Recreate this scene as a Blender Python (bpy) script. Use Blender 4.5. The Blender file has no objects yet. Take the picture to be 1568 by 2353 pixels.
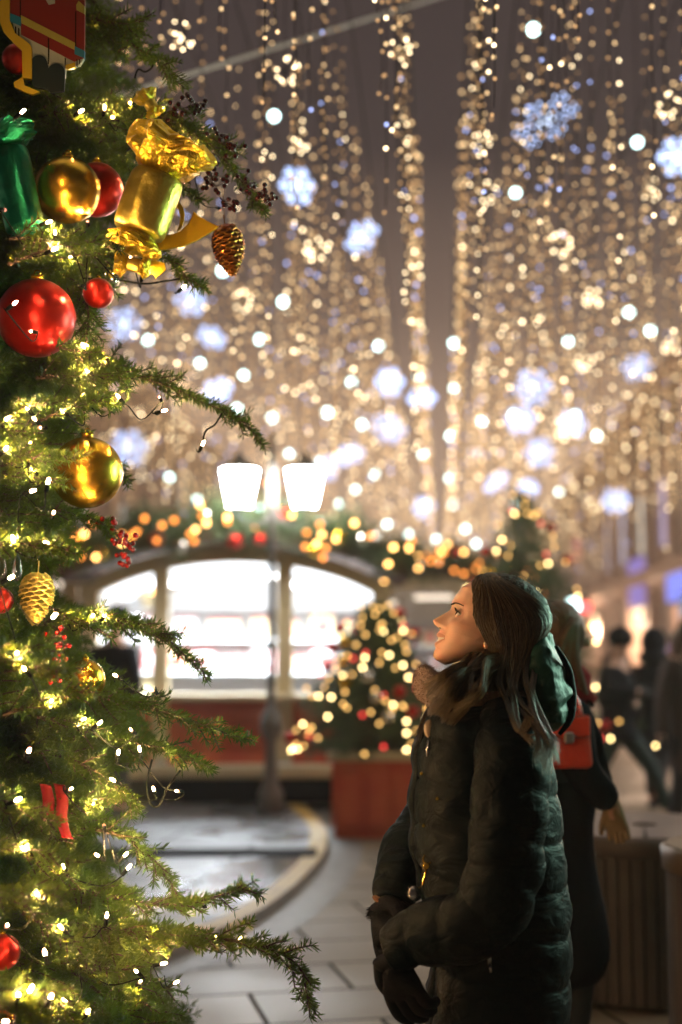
import bpy, math, random
import numpy as np
from mathutils import Vector, Matrix, Quaternion, noise as mnoise

random.seed(7)
rng = np.random.default_rng(7)
S = bpy.context.scene
COL = S.collection
PI = math.pi
R = math.radians

# ------------------------------------------------------------------ camera
F = 3268.0                       # focal length in picture units (1568 x 2353)
CAMZ = 1.47
PITCH = math.atan((1495 - 1176.5) / F)
cd = bpy.data.cameras.new('camera')
cam = bpy.data.objects.new('camera', cd)
COL.objects.link(cam)
cam.location = (0, 0, CAMZ)
cam.rotation_euler = (PI / 2 + PITCH, 0, 0)
cd.lens = 50
cd.sensor_width = 36
cd.sensor_fit = 'AUTO'
cd.clip_start = 0.05
cd.clip_end = 800
cd.dof.use_dof = True
cd.dof.focus_distance = 3.27
cd.dof.aperture_fstop = 1.55
S.camera = cam

# ------------------------------------------------------------------ world: city night sky with glow near the horizon
w = bpy.data.worlds.new('World')
S.world = w
w.use_nodes = True
nt = w.node_tree
nt.nodes.clear()
wo = nt.nodes.new('ShaderNodeOutputWorld')
bg = nt.nodes.new('ShaderNodeBackground')
tc = nt.nodes.new('ShaderNodeTexCoord')
sx = nt.nodes.new('ShaderNodeSeparateXYZ')
cr = nt.nodes.new('ShaderNodeValToRGB')
nt.links.new(tc.outputs['Generated'], sx.inputs[0])
nt.links.new(sx.outputs['Z'], cr.inputs[0])
# the glow stands over the lit market ahead; the sky behind is dark
mr = nt.nodes.new('ShaderNodeMapRange')
mr.inputs[1].default_value = -0.5; mr.inputs[2].default_value = 0.75; mr.inputs[3].default_value = 0.16; mr.inputs[4].default_value = 1.0
mr.interpolation_type = 'SMOOTHSTEP'
mxw = nt.nodes.new('ShaderNodeMix'); mxw.data_type = 'RGBA'; mxw.blend_type = 'MULTIPLY'; mxw.inputs[0].default_value = 1.0
nt.links.new(sx.outputs['Y'], mr.inputs[0])
nt.links.new(cr.outputs[0], mxw.inputs[6]); nt.links.new(mr.outputs[0], mxw.inputs[7])
nt.links.new(mxw.outputs[2], bg.inputs[0])
nt.links.new(bg.outputs[0], wo.inputs[0])
el = cr.color_ramp.elements
el[0].position = 0.0; el[0].color = (0.70, 0.46, 0.31, 1)
el[1].position = 1.0; el[1].color = (0.040, 0.029, 0.031, 1)
for p, c in ((0.06, (0.64, 0.42, 0.295, 1)), (0.14, (0.50, 0.33, 0.235, 1)), (0.23, (0.20, 0.135, 0.105, 1)), (0.34, (0.052, 0.038, 0.039, 1))):
    e = el.new(p); e.color = c
bg.inputs[1].default_value = 0.85

# ------------------------------------------------------------------ soft light of the light nets over the street
sd = bpy.data.lights.new('sun', 'SUN')
sd.energy = 0.5
sd.angle = R(75)
sd.color = (1.0, 0.80, 0.58)
so = bpy.data.objects.new('sun', sd)
COL.objects.link(so)
so.rotation_euler = (R(-24), R(10), 0)

S.view_settings.view_transform = 'Standard'
S.view_settings.look = 'None'
S.view_settings.exposure = 0.2
S.view_settings.gamma = 1.0
S.render.engine = 'CYCLES'
cy = S.cycles
cy.use_adaptive_sampling = False
cy.use_denoising = True
cy.max_bounces = 5
cy.diffuse_bounces = 2
cy.glossy_bounces = 3
cy.transmission_bounces = 4
cy.transparent_max_bounces = 8
cy.sample_clamp_indirect = 4.0
cy.caustics_reflective = False
cy.caustics_refractive = False

# ------------------------------------------------------------------ projection helpers
FWD = Vector((0, math.cos(PITCH), math.sin(PITCH)))
UP = Vector((0, -math.sin(PITCH), math.cos(PITCH)))


def ray(px, py):
    return FWD + Vector((1, 0, 0)) * ((px - 784) / F) + UP * ((1176.5 - py) / F)


def at(px, py, Y):
    d = ray(px, py)
    return Vector((0, 0, CAMZ)) + d * (Y / d.y)


def ground(px, py, z=0.0):
    d = ray(px, py)
    return Vector((0, 0, CAMZ)) + d * ((z - CAMZ) / d.z)


def proj(p):
    v = Vector(p) - Vector((0, 0, CAMZ))
    dz = v.dot(FWD)
    if dz < 0.05:
        return (-9999, -9999)
    return (784 + F * v.x / dz, 1176.5 - F * v.dot(UP) / dz)


SA = math.atan((1010 - 784) / F)             # street direction


def st(t, wv, z=0.0):
    return Vector((t * math.sin(SA) + wv * math.cos(SA), t * math.cos(SA) - wv * math.sin(SA), z))


def lerp_tab(tab, x):
    return float(np.interp(x, [a for a, b in tab], [b for a, b in tab]))


# ------------------------------------------------------------------ mesh helpers
class MB:
    def __init__(self):
        self.v = []; self.f = []; self.m = []

    def add(self, verts, faces, mat=0):
        n = len(self.v)
        self.v.extend([tuple(p) for p in verts])
        for f in faces:
            self.f.append(tuple(i + n for i in f)); self.m.append(mat)
        return self

    def box(self, c, s, mat=0, rot=None, bev=0.0):
        hx, hy, hz = s[0] / 2, s[1] / 2, s[2] / 2
        if bev <= 0:
            vs = [Vector((x * hx, y * hy, z * hz)) for z in (-1, 1) for y in (-1, 1) for x in (-1, 1)]
            fs = [(0, 2, 3, 1), (4, 5, 7, 6), (0, 1, 5, 4), (2, 6, 7, 3), (0, 4, 6, 2), (1, 3, 7, 5)]
        else:
            b = min(bev, hx * .9, hy * .9, hz * .9)
            vs = []; fs = []
            prof = [(hz - 0, 1), (hz - b, 0), (-hz + b, 0), (-hz, 1)]
            for z, ins in prof:
                ix, iy = hx - b * ins, hy - b * ins
                c_ = b * (1 - ins) if not ins else 0
                k = b * 0.99
                ring = [(ix - k, -iy), (ix, -iy + k), (ix, iy - k), (ix - k, iy), (-ix + k, iy), (-ix, iy - k), (-ix, -iy + k), (-ix + k, -iy)]
                vs += [Vector((x, y, z)) for x, y in ring]
            for q in range(3):
                for k in range(8):
                    a, b2 = q * 8 + k, q * 8 + (k + 1) % 8
                    fs.append((a, a + 8, b2 + 8, b2))
            fs.append(tuple(range(8))); fs.append(tuple(reversed(range(24, 32))))
        if rot is not None:
            vs = [rot @ p for p in vs]
        c = Vector(c)
        return self.add([p + c for p in vs], fs, mat)

    def tube(self, pts, rad, n=6, mat=0, caps=True, sx=1.0):
        pts = [Vector(p) for p in pts]
        m = len(pts)
        if not hasattr(rad, '__len__'):
            rad = [rad] * m
        t0 = (pts[1] - pts[0]).normalized()
        up = Vector((0, 0, 1)) if abs(t0.z) < .9 else Vector((0, 1, 0))
        a = t0.cross(up).normalized()
        vs = []
        for i in range(m):
            t = (pts[min(i + 1, m - 1)] - pts[max(i - 1, 0)])
            t = t.normalized() if t.length > 1e-9 else t0
            a = (a - t * a.dot(t))
            a = a.normalized() if a.length > 1e-6 else t.orthogonal().normalized()
            b = t.cross(a)
            for k in range(n):
                th = 2 * PI * k / n
                vs.append(pts[i] + a * (rad[i] * math.cos(th) * sx) + b * (rad[i] * math.sin(th)))
        fs = []
        for i in range(m - 1):
            for k in range(n):
                k2 = (k + 1) % n
                fs.append((i * n + k, i * n + k2, (i + 1) * n + k2, (i + 1) * n + k))
        if caps:
            fs.append(tuple(reversed(range(n)))); fs.append(tuple(range((m - 1) * n, m * n)))
        return self.add(vs, fs, mat)

    def sphere(self, c, r, seg=12, rings=8, mat=0, scale=(1, 1, 1), rot=None):
        c = Vector(c)
        vs = [Vector((0, 0, r))]
        for i in range(1, rings):
            ph = PI * i / rings
            for k in range(seg):
                th = 2 * PI * k / seg
                vs.append(Vector((r * math.sin(ph) * math.cos(th), r * math.sin(ph) * math.sin(th), r * math.cos(ph))))
        vs.append(Vector((0, 0, -r)))
        vs = [Vector((p.x * scale[0], p.y * scale[1], p.z * scale[2])) for p in vs]
        if rot is not None:
            vs = [rot @ p for p in vs]
        fs = [(0, 1 + k, 1 + (k + 1) % seg) for k in range(seg)]
        for i in range(rings - 2):
            for k in range(seg):
                a = 1 + i * seg + k; b = 1 + i * seg + (k + 1) % seg
                fs.append((a, a + seg, b + seg, b))
        last = len(vs) - 1; o = 1 + (rings - 2) * seg
        fs += [(o + k, last, o + (k + 1) % seg) for k in range(seg)]
        return self.add([p + c for p in vs], fs, mat)

    def lathe(self, prof, c=(0, 0, 0), seg=24, mat=0, rot=None, caps=True):
        vs = []; fs = []
        m = len(prof)
        for r, z in prof:
            for k in range(seg):
                th = 2 * PI * k / seg
                vs.append(Vector((r * math.cos(th), r * math.sin(th), z)))
        for i in range(m - 1):
            for k in range(seg):
                k2 = (k + 1) % seg
                fs.append((i * seg + k, i * seg + k2, (i + 1) * seg + k2, (i + 1) * seg + k))
        if caps:
            fs.append(tuple(reversed(range(seg)))); fs.append(tuple(range((m - 1) * seg, m * seg)))
        if rot is not None:
            vs = [rot @ p for p in vs]
        c = Vector(c)
        return self.add([p + c for p in vs], fs, mat)

    def prism(self, outline, thick, frame, mat=0):
        """outline: 2D points; frame: function (a, b, depth) -> world point."""
        n = len(outline)
        vs = [frame(a, b, -thick / 2) for a, b in outline] + [frame(a, b, thick / 2) for a, b in outline]
        fs = [tuple(range(n)), tuple(reversed(range(n, 2 * n)))]
        for k in range(n):
            k2 = (k + 1) % n
            fs.append((k, k + n, k2 + n, k2))
        return self.add(vs, fs, mat)

    def build(self, name, mats, parent=None, smooth=False, loc=None, fix=True):
        me = bpy.data.meshes.new(name)
        me.from_pydata(self.v, [], self.f)
        if not isinstance(mats, (list, tuple)):
            mats = [mats]
        for m in mats:
            me.materials.append(m)
        if len(mats) > 1:
            me.polygons.foreach_set('material_index', self.m)
        if smooth:
            me.polygons.foreach_set('use_smooth', [True] * len(me.polygons))
        if fix:
            import bmesh
            bm = bmesh.new(); bm.from_mesh(me)
            bmesh.ops.recalc_face_normals(bm, faces=bm.faces)
            bm.to_mesh(me); bm.free()
        me.update()
        return link(name, me, parent, loc)


def link(name, me, parent=None, loc=None):
    o = bpy.data.objects.new(name, me)
    COL.objects.link(o)
    if loc is not None:
        o.location = loc
    if parent is not None:
        o.parent = parent
    return o


def mesh_arrays(name, V, Fc, mats, midx=None, smooth=False):
    me = bpy.data.meshes.new(name)
    V = np.asarray(V, dtype=np.float32)
    nv = len(V)
    me.vertices.add(nv)
    me.vertices.foreach_set('co', V.ravel())
    tot = np.concatenate([np.full(len(f), f.shape[1], dtype=np.int32) for f in Fc])
    idx = np.concatenate([f.ravel() for f in Fc]).astype(np.int32)
    me.loops.add(len(idx)); me.loops.foreach_set('vertex_index', idx)
    starts = np.concatenate([[0], np.cumsum(tot)[:-1]]).astype(np.int32)
    me.polygons.add(len(tot))
    me.polygons.foreach_set('loop_start', starts)
    me.polygons.foreach_set('loop_total', tot)
    for m in (mats if isinstance(mats, (list, tuple)) else [mats]):
        me.materials.append(m)
    if midx is not None:
        me.polygons.foreach_set('material_index', midx.astype(np.int32))
    if smooth:
        me.polygons.foreach_set('use_smooth', np.ones(len(tot), dtype=bool))
    me.update(calc_edges=True)
    me.validate()
    return me


def tag(o, label=None, cat=None, group=None, kind=None):
    if label: o['label'] = label
    if cat: o['category'] = cat
    if group: o['group'] = group
    if kind: o['kind'] = kind
    return o


def empty(name, loc, label, cat, group=None, rz=0.0):
    o = bpy.data.objects.new(name, None)
    COL.objects.link(o)
    o.location = loc
    o.rotation_euler = (0, 0, rz)
    o.empty_display_size = 0.1
    return tag(o, label, cat, group)


def copy_tree(o, parent=None, loc=None):
    c = o.copy(); COL.objects.link(c)
    if parent is not None: c.parent = parent
    if loc is not None: c.location = loc
    for ch in list(o.children):
        copy_tree(ch, c)
    return c


def lamp(name, kind, loc, energy, color, size=0.05, parent=None, rot=None, shape=None):
    ld = bpy.data.lights.new(name, kind)
    ld.energy = energy; ld.color = color
    if kind == 'POINT': ld.shadow_soft_size = size
    if kind == 'AREA':
        if hasattr(size, '__len__'):
            ld.shape = 'RECTANGLE'; ld.size, ld.size_y = size
        else:
            ld.size = size
    o = bpy.data.objects.new(name, ld)
    COL.objects.link(o); o.location = loc
    if rot is not None: o.rotation_euler = rot
    if parent is not None: o.parent = parent
    return o


def smooth_path(pts, n):
    """Catmull-Rom resample."""
    P = [Vector(p) for p in pts]
    out = []
    m = len(P) - 1
    for i in range(n):
        s = i / (n - 1) * m
        k = min(int(s), m - 1); t = s - k
        p0 = P[max(k - 1, 0)]; p1 = P[k]; p2 = P[k + 1]; p3 = P[min(k + 2, m)]
        out.append(0.5 * ((2 * p1) + (p2 - p0) * t + (2 * p0 - 5 * p1 + 4 * p2 - p3) * t * t + (3 * p1 - p0 - 3 * p2 + p3) * t ** 3))
    return out


# ------------------------------------------------------------------ materials
def mat(name, col, rough=0.5, metal=0.0, spec=0.5, bump=None, var=None, emit=None, strength=0.0, sheen=0.0, trans=0.0, coat=0.0, alpha=None, sub=None):
    """col: base colour; var=(scale, other colour, contrast); bump=(scale, strength, detail, stretch)"""
    m = bpy.data.materials.new(name)
    m.use_nodes = True
    t = m.node_tree
    b = t.nodes['Principled BSDF']
    b.inputs['Base Color'].default_value = (*col, 1)
    b.inputs['Roughness'].default_value = rough
    b.inputs['Metallic'].default_value = metal
    b.inputs['Specular IOR Level'].default_value = spec
    if sheen: b.inputs['Sheen Weight'].default_value = sheen
    if coat: b.inputs['Coat Weight'].default_value = coat
    if trans: b.inputs['Transmission Weight'].default_value = trans
    if sub:
        b.inputs['Subsurface Weight'].default_value = sub[0]
        b.inputs['Subsurface Radius'].default_value = (1.0, .35, .2)
        b.inputs['Subsurface Scale'].default_value = sub[1]
    if var or bump:
        tcn = t.nodes.new('ShaderNodeTexCoord')
    if var:
        n = t.nodes.new('ShaderNodeTexNoise'); n.inputs['Scale'].default_value = var[0]; n.inputs['Detail'].default_value = 6
        r = t.nodes.new('ShaderNodeValToRGB')
        r.color_ramp.elements[0].position = .5 - var[2]; r.color_ramp.elements[1].position = .5 + var[2]
        r.color_ramp.elements[0].color = (*col, 1); r.color_ramp.elements[1].color = (*var[1], 1)
        t.links.new(tcn.outputs['Object'], n.inputs['Vector']); t.links.new(n.outputs['Fac'], r.inputs[0])
        t.links.new(r.outputs[0], b.inputs['Base Color'])
    if bump:
        n = t.nodes.new('ShaderNodeTexNoise'); n.inputs['Scale'].default_value = bump[0]
        n.inputs['Detail'].default_value = bump[2] if len(bump) > 2 else 3
        src = tcn.outputs['Object']
        if len(bump) > 3:
            mp = t.nodes.new('ShaderNodeMapping'); mp.inputs['Scale'].default_value = bump[3]
            t.links.new(src, mp.inputs[0]); src = mp.outputs[0]
        t.links.new(src, n.inputs['Vector'])
        bp = t.nodes.new('ShaderNodeBump'); bp.inputs['Strength'].default_value = bump[1]; bp.inputs['Distance'].default_value = 0.02
        t.links.new(n.outputs['Fac'], bp.inputs['Height']); t.links.new(bp.outputs[0], b.inputs['Normal'])
    if emit:
        b.inputs['Emission Color'].default_value = (*emit, 1)
        b.inputs['Emission Strength'].default_value = strength
    return m


def glow(name, col, strength, sample=False):
    m = bpy.data.materials.new(name)
    m.use_nodes = True
    t = m.node_tree; t.nodes.clear()
    o = t.nodes.new('ShaderNodeOutputMaterial'); e = t.nodes.new('ShaderNodeEmission')
    e.inputs[0].default_value = (*col, 1); e.inputs[1].default_value = strength
    t.links.new(e.outputs[0], o.inputs[0])
    m.cycles.emission_sampling = 'AUTO' if sample else 'NONE'
    return m


def thin_glass(name, tint=(1, 1, 1), refl=0.08):
    m = bpy.data.materials.new(name)
    m.use_nodes = True
    t = m.node_tree; t.nodes.clear()
    o = t.nodes.new('ShaderNodeOutputMaterial'); mx = t.nodes.new('ShaderNodeMixShader')
    a = t.nodes.new('ShaderNodeBsdfTransparent'); g = t.nodes.new('ShaderNodeBsdfGlossy')
    a.inputs[0].default_value = (*tint, 1); g.inputs['Roughness'].default_value = 0.03
    mx.inputs[0].default_value = refl
    t.links.new(a.outputs[0], mx.inputs[1]); t.links.new(g.outputs[0], mx.inputs[2]); t.links.new(mx.outputs[0], o.inputs[0])
    return m


M = {}
M['wire'] = mat('dark_wire', (0.004, 0.007, 0.004), .8, spec=.15)
M['lamp_paint'] = mat('grey_lamp_paint', (0.20, 0.19, 0.175), .6, bump=(40, .1))
M['steel'] = mat('grey_steel', (0.35, 0.36, 0.37), .35, .9)
M['cream'] = mat('cream_paint', (0.64, 0.52, 0.30), .5, bump=(30, .1))
M['red'] = mat('red_panel', (0.62, 0.07, 0.03), .5, var=(3.0, (0.70, 0.15, 0.05), .2), bump=(25, .15))
M['black'] = mat('black_skirting', (0.012, 0.013, 0.015), .8, spec=.02)
M['wood_dark'] = mat('dark_stained_wood', (0.06, 0.035, 0.022), .55, bump=(20, .3, 4, (1, 1, .1)))
M['white'] = mat('white_laminate', (0.8, 0.8, 0.8), .5)
M['gold'] = mat('gold_bauble', (0.80, 0.52, 0.05), .27, 1.0, bump=(260, .03))
M['redball'] = mat('red_bauble', (0.42, 0.014, 0.008), .3, .75, bump=(200, .02))
M['silver'] = mat('silver_bauble', (0.75, 0.76, 0.72), .15, 1.0)
# ================================================================== the setting
def ground_mat(name, ca, cb, joint, sw, sh, rough, wet, rot=0.0, spec=.18):
    m = bpy.data.materials.new(name)
    m.use_nodes = True
    t = m.node_tree; b = t.nodes['Principled BSDF']; b.inputs['Specular IOR Level'].default_value = spec
    tcn = t.nodes.new('ShaderNodeTexCoord'); mp = t.nodes.new('ShaderNodeMapping')
    mp.inputs['Rotation'].default_value = (0, 0, rot)
    br = t.nodes.new('ShaderNodeTexBrick')
    br.inputs['Color1'].default_value = (*ca, 1); br.inputs['Color2'].default_value = (*cb, 1); br.inputs['Mortar'].default_value = (*joint, 1)
    br.inputs['Scale'].default_value = 1.0; br.inputs['Mortar Size'].default_value = 0.012; br.inputs['Mortar Smooth'].default_value = .3
    br.inputs['Brick Width'].default_value = sw; br.inputs['Row Height'].default_value = sh
    t.links.new(tcn.outputs['Object'], mp.inputs[0]); t.links.new(mp.outputs[0], br.inputs['Vector'])
    n1 = t.nodes.new('ShaderNodeTexNoise'); n1.inputs['Scale'].default_value = .9; n1.inputs['Detail'].default_value = 5
    n2 = t.nodes.new('ShaderNodeTexNoise'); n2.inputs['Scale'].default_value = 60; n2.inputs['Detail'].default_value = 4
    t.links.new(tcn.outputs['Object'], n1.inputs['Vector']); t.links.new(tcn.outputs['Object'], n2.inputs['Vector'])
    mx = t.nodes.new('ShaderNodeMix'); mx.data_type = 'RGBA'; mx.blend_type = 'MULTIPLY'; mx.inputs[0].default_value = .55
    t.links.new(br.outputs['Color'], mx.inputs[6]); t.links.new(n2.outputs['Color'], mx.inputs[7])
    sat = t.nodes.new('ShaderNodeHueSaturation'); sat.inputs['Saturation'].default_value = .75; sat.inputs['Value'].default_value = 1.25
    t.links.new(mx.outputs[2], sat.inputs['Color']); t.links.new(sat.outputs[0], b.inputs['Base Color'])
    rr = t.nodes.new('ShaderNodeMapRange'); rr.inputs[1].default_value = .38; rr.inputs[2].default_value = .62
    rr.inputs[3].default_value = wet; rr.inputs[4].default_value = rough
    t.links.new(n1.outputs['Fac'], rr.inputs[0]); t.links.new(rr.outputs[0], b.inputs['Roughness'])
    bp = t.nodes.new('ShaderNodeBump'); bp.inputs['Strength'].default_value = .35; bp.inputs['Distance'].default_value = .006
    sm_ = t.nodes.new('ShaderNodeMapRange'); sm_.inputs[3].default_value = spec; sm_.inputs[4].default_value = 0.0
    t.links.new(br.outputs['Fac'], sm_.inputs[0]); t.links.new(sm_.outputs[0], b.inputs['Specular IOR Level'])
    ad = t.nodes.new('ShaderNodeMath'); ad.operation = 'MULTIPLY_ADD'; ad.inputs[1].default_value = -1.0
    t.links.new(br.outputs['Fac'], ad.inputs[0]); t.links.new(n2.outputs['Fac'], ad.inputs[2])
    t.links.new(ad.outputs[0], bp.inputs['Height']); t.links.new(bp.outputs[0], b.inputs['Normal'])
    return m


M['paving'] = ground_mat('stone_paving', (0.31, 0.228, 0.128), (0.19, 0.142, 0.080), (0.03, 0.023, 0.015), 0.92, .52, .62, .42, R(-12))
M['plaza'] = ground_mat('wet_plaza_stone', (0.17, 0.173, 0.178), (0.135, 0.138, 0.144), (0.025, 0.025, 0.025), 1.4, .8, .55, .12, R(8), .5)
M['yellow_stone'] = mat('yellow_edge_stone', (0.52, 0.34, 0.06), .6, var=(6, (0.40, 0.26, 0.06), .2), bump=(40, .2))
M['grey_stone'] = mat('grey_kerb_stone', (0.16, 0.15, 0.13), .55, var=(8, (0.11, 0.10, 0.09), .2), bump=(50, .2))
M['facade'] = mat('pink_stone_facade', (0.46, 0.30, 0.23), .8, var=(.6, (0.36, 0.24, 0.19), .25), bump=(6, .2))
M['facade_pale'] = mat('pale_stone_facade', (0.55, 0.42, 0.31), .8, var=(.5, (0.46, 0.34, 0.25), .25), bump=(6, .2))
M['trim'] = mat('stone_trim', (0.52, 0.38, 0.30), .75)
M['dark_open'] = mat('dark_doorway', (0.05, 0.035, 0.03), .5)
M['win_blue'] = glow('lit_window_cool', (0.55, 0.65, 0.95), 1.3)
M['win_lilac'] = glow('lit_window_lilac', (0.55, 0.48, 0.80), .9)
M['win_pale'] = glow('lit_window_pale', (0.75, 0.78, 0.70), 1.0)
M['sign_blue'] = glow('blue_lit_sign', (0.22, 0.28, 1.0), 1.1)
M['sign_lilac'] = glow('lilac_lit_sign', (0.42, 0.30, .9), .6)
M['shop_cyan'] = glow('cyan_lit_shopfront', (0.10, 0.30, .55), .8)
M['sign_red'] = glow('red_lit_banner', (.75, .10, .08), .5)
M['lantern_glow'] = glow('lantern_glass_lit', (1.0, 0.93, 0.82), 19.0, True)
M['lantern_near'] = glow('near_lantern_glass_lit', (1.0, 0.95, 0.88), 70.0, True)
M['warm_lamp'] = glow('warm_lamp_glass', (1.0, 0.72, 0.42), 2.6, True)

g = MB()
g.add([(-150, -20, 0), (150, -20, 0), (150, 260, 0), (-150, 260, 0)], [(0, 1, 2, 3)])
tag(g.build('pavement', M['paving']), kind='structure')

# raised plaza with a curved yellow edge
edge_px = [(330, 2190), (455, 2150), (565, 2108), (640, 2062), (700, 2012), (738, 1968), (752, 1935), (748, 1902), (722, 1872), (688, 1846), (640, 1823), (560, 1795)]
PZ = 0.06
edge = [ground(x, y, PZ) for x, y in edge_px]
edge = [Vector((-4.5, 4.6, PZ)), Vector((-1.9, 5.55, PZ))] + edge + [Vector((-2.5, 16.5, PZ)), Vector((-6, 21, PZ))]
ep = smooth_path(edge, 120)


def offs(path, d):
    out = []
    for i, p in enumerate(path):
        t = path[min(i + 1, len(path) - 1)] - path[max(i - 1, 0)]
        n_ = Vector((t.y, -t.x, 0)).normalized()
        out.append(p + n_ * d)
    return out


def strip(a, b, m_, name):
    g_ = MB()
    n_ = len(a)
    g_.add(list(a) + list(b), [(i, i + 1, n_ + i + 1, n_ + i) for i in range(n_ - 1)])
    return tag(g_.build(name, m_), kind='structure')


inner = offs(ep, -.13)
strip(ep, inner, M['yellow_stone'], 'kerb_edge')
side = [Vector((p.x, p.y, 0.0)) for p in offs(ep, .02)]
strip([Vector((p.x, p.y, PZ)) for p in ep], side, M['grey_stone'], 'kerb_side')
apron_a = [Vector((p.x, p.y, .004)) for p in offs(ep, .03)]
apron_b = [Vector((p.x, p.y, .004)) for p in offs(ep, .26)]
strip(apron_a, apron_b, M['grey_stone'], 'kerb_apron')
g = MB()
lf = [Vector((-40, p.y, PZ)) for p in inner]
n_ = len(inner)
g.add(list(inner) + lf, [(i, i + 1, n_ + i + 1, n_ + i) for i in range(n_ - 1)])
tag(g.build('plaza', M['plaza']), kind='structure')
# dark drain channel across the plaza
a = ground(350, 1972, PZ); b = ground(728, 1962, PZ)
g = MB()
g.add([(a.x - 3, a.y - .02, PZ + .004), (b.x, b.y - .16, PZ + .004), (b.x, b.y + .26, PZ + .004), (a.x - 3, a.y + .42, PZ + .004)], [(0, 1, 2, 3)])
tag(g.build('drain_channel', M['black']), kind='structure')


# ------------------------------------------------------------------ street buildings
def facade(name, wv, t0, t1, h, side_, label, m_wall, bays, wins, cornice, pale, wseed):
    """long building beside the street; side_ +1 = right of street (faces -w)"""
    rs = random.Random(wseed)
    root = empty(name, st(t0, wv), label, 'building', rz=-SA)
    f = -side_                                      # outward direction along local x
    dep = 8.0
    L = t1 - t0
    wl = MB()
    wl.box((side_ * dep / 2, L / 2, h / 2), (dep, L, h))
    wl.build('wall', m_wall, root)
    rf = MB(); rf.box((side_ * (dep / 2 - .15), L / 2, h + .2), (dep + .5, L + .3, .4), bev=.1); rf.build('roof', M['trim'], root)
    for cz, pr, hh in cornice:
        c = MB(); c.box((f * pr / 2, L / 2, cz), (pr, L, hh), bev=.05); c.box((f * pr * .3, L / 2, cz - hh * .8), (pr * .6, L, hh * .6))
        c.build('cornice', M['trim'], root)
    n_ = int(L / bays)
    for i in range(n_ + 1):
        p = MB(); p.box((f * .2, i * bays, cornice[0][0] / 2 - .2), (.40, 1.1, cornice[0][0] - .6)); p.box((f * .23, i * bays, .4), (.5, 1.4, .8))
        p.box((f * .2, i * bays, (h + cornice[0][0]) / 2), (.4, .9, h - cornice[0][0] - .5))
        p.build('pilaster', M['trim'], root)
    for i in range(n_):
        yc = (i + .5) * bays
        for (z0, z1, ww, kinds) in wins:
            mm = rs.choice(kinds)
            wn = MB(); hw = ww / 2; fw = .12
            wn.box((f * .09, yc - hw - fw / 2, (z0 + z1) / 2), (.18, fw, z1 - z0)); wn.box((f * .09, yc + hw + fw / 2, (z0 + z1) / 2), (.18, fw, z1 - z0))
            wn.box((f * .10, yc, z1 + fw / 2), (.20, ww + 2 * fw + .06, fw)); wn.box((f * .12, yc, z0 - fw / 2), (.24, ww + 2 * fw + .16, fw))
            wn.box((f * .06, yc, (z0 + z1) / 2), (.05, .06, z1 - z0)); wn.box((f * .06, yc, z0 + (z1 - z0) * .6), (.05, ww, .06))
            wo_ = wn.build('window', M['trim'], root)
            pn = MB(); pn.box((f * .02, yc, (z0 + z1) / 2), (.04, ww, z1 - z0)); pn.build('pane', mm, wo_)
    return root


bR = facade('stone_building', 7.6, 14, 118, 10.5, 1, 'pink stone building with tall pale lit windows behind the walkers on the right', M['facade'], 5.2,
            [(4.9, 7.2, 2.1, [M['win_blue'], M['win_lilac'], M['win_blue'], M['win_pale']]), (8.2, 9.6, 2.0, [M['dark_open'], M['win_lilac'], M['dark_open']]),
             (0.3, 3.1, 2.6, [M['dark_open']])],
            [(4.0, .7, .45), (10.2, .6, .3)], False, 3)
bL = facade('stone_building', -15.5, 26, 150, 15.0, -1, 'pale stone building glowing warm beyond the market stalls on the left', M['facade_pale'], 4.0,
            [(5.6, 8.6, 1.4, [M['win_pale'], M['dark_open'], M['dark_open']]), (10.2, 12.8, 1.4, [M['dark_open'], M['win_pale'], M['dark_open']]), (0.4, 3.6, 2.2, [M['win_pale'], M['dark_open']])],
            [(4.6, .6, .4), (14.6, .8, .4)], True, 4)


# wall lanterns light the two facades
def wall_lantern(t, wv, z, f, power, label, group):
    root = empty('wall_lantern', st(t, wv + f * .42, z), label, 'lantern', group, rz=-SA)
    b_ = MB(); b_.lathe([(.09, -.22), (.16, .16), (.16, .18), (.09, -.20)], seg=8, caps=False); b_.build('glass', M['warm_lamp'], root)
    c_ = MB(); c_.lathe([(.20, .18), (.05, .34), (.02, .42)], seg=8); c_.lathe([(.02, -.3), (.10, -.22)], seg=8)
    c_.tube([(0, 0, .40), (-f * .2, 0, .46), (-f * .42, 0, .30)], .025, 6); c_.build('bracket', M['black'], root)
    lamp('wall_lantern_light', 'POINT', (0, 0, -.5), power, (1.0, .66, .44), .12, root)
    return root


for i, (t, z) in enumerate(((24, 2.9), (32, 2.9), (41, 2.9), (52, 2.9), (66, 2.9), (86, 2.9))):
    wall_lantern(t, 7.6, z, -1, 1500, 'small warm lantern on a bracket of the pink stone building', 'wall lanterns on the pink building')
for i, t in enumerate((34, 44, 56, 70, 88, 110)):
    wall_lantern(t, -15.5, 4.0, 1, 1500, 'added warm lantern on a bracket of the pale stone building', 'added wall lanterns on the pale building')  # row added to brighten the pale facade


# lit signs on the pink building
def sign(name, px, py, t, wpx, hpx, m_, label, cat='sign'):
    """flat sign box on the right-hand facade, facing the street"""
    p = st(t, 7.6 - .5, 0)
    z = CAMZ + (1495 - py) / F * p.y
    ww = wpx; hh = hpx / F * p.y
    root = empty(name, (p.x, p.y, z), label, cat, rz=-SA)
    s_ = MB(); s_.box((0, 0, 0), (.16, ww, hh), bev=.03); s_.build('panel', m_, root)
    b_ = MB(); b_.box((0, 0, hh / 2 + .03), (.22, ww + .1, .06)); b_.box((0, 0, -hh / 2 - .03), (.22, ww + .1, .06)); b_.box((.3, 0, 0), (.44, .08, .08)); b_.build('frame', M['black'], root)
    return root


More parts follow.
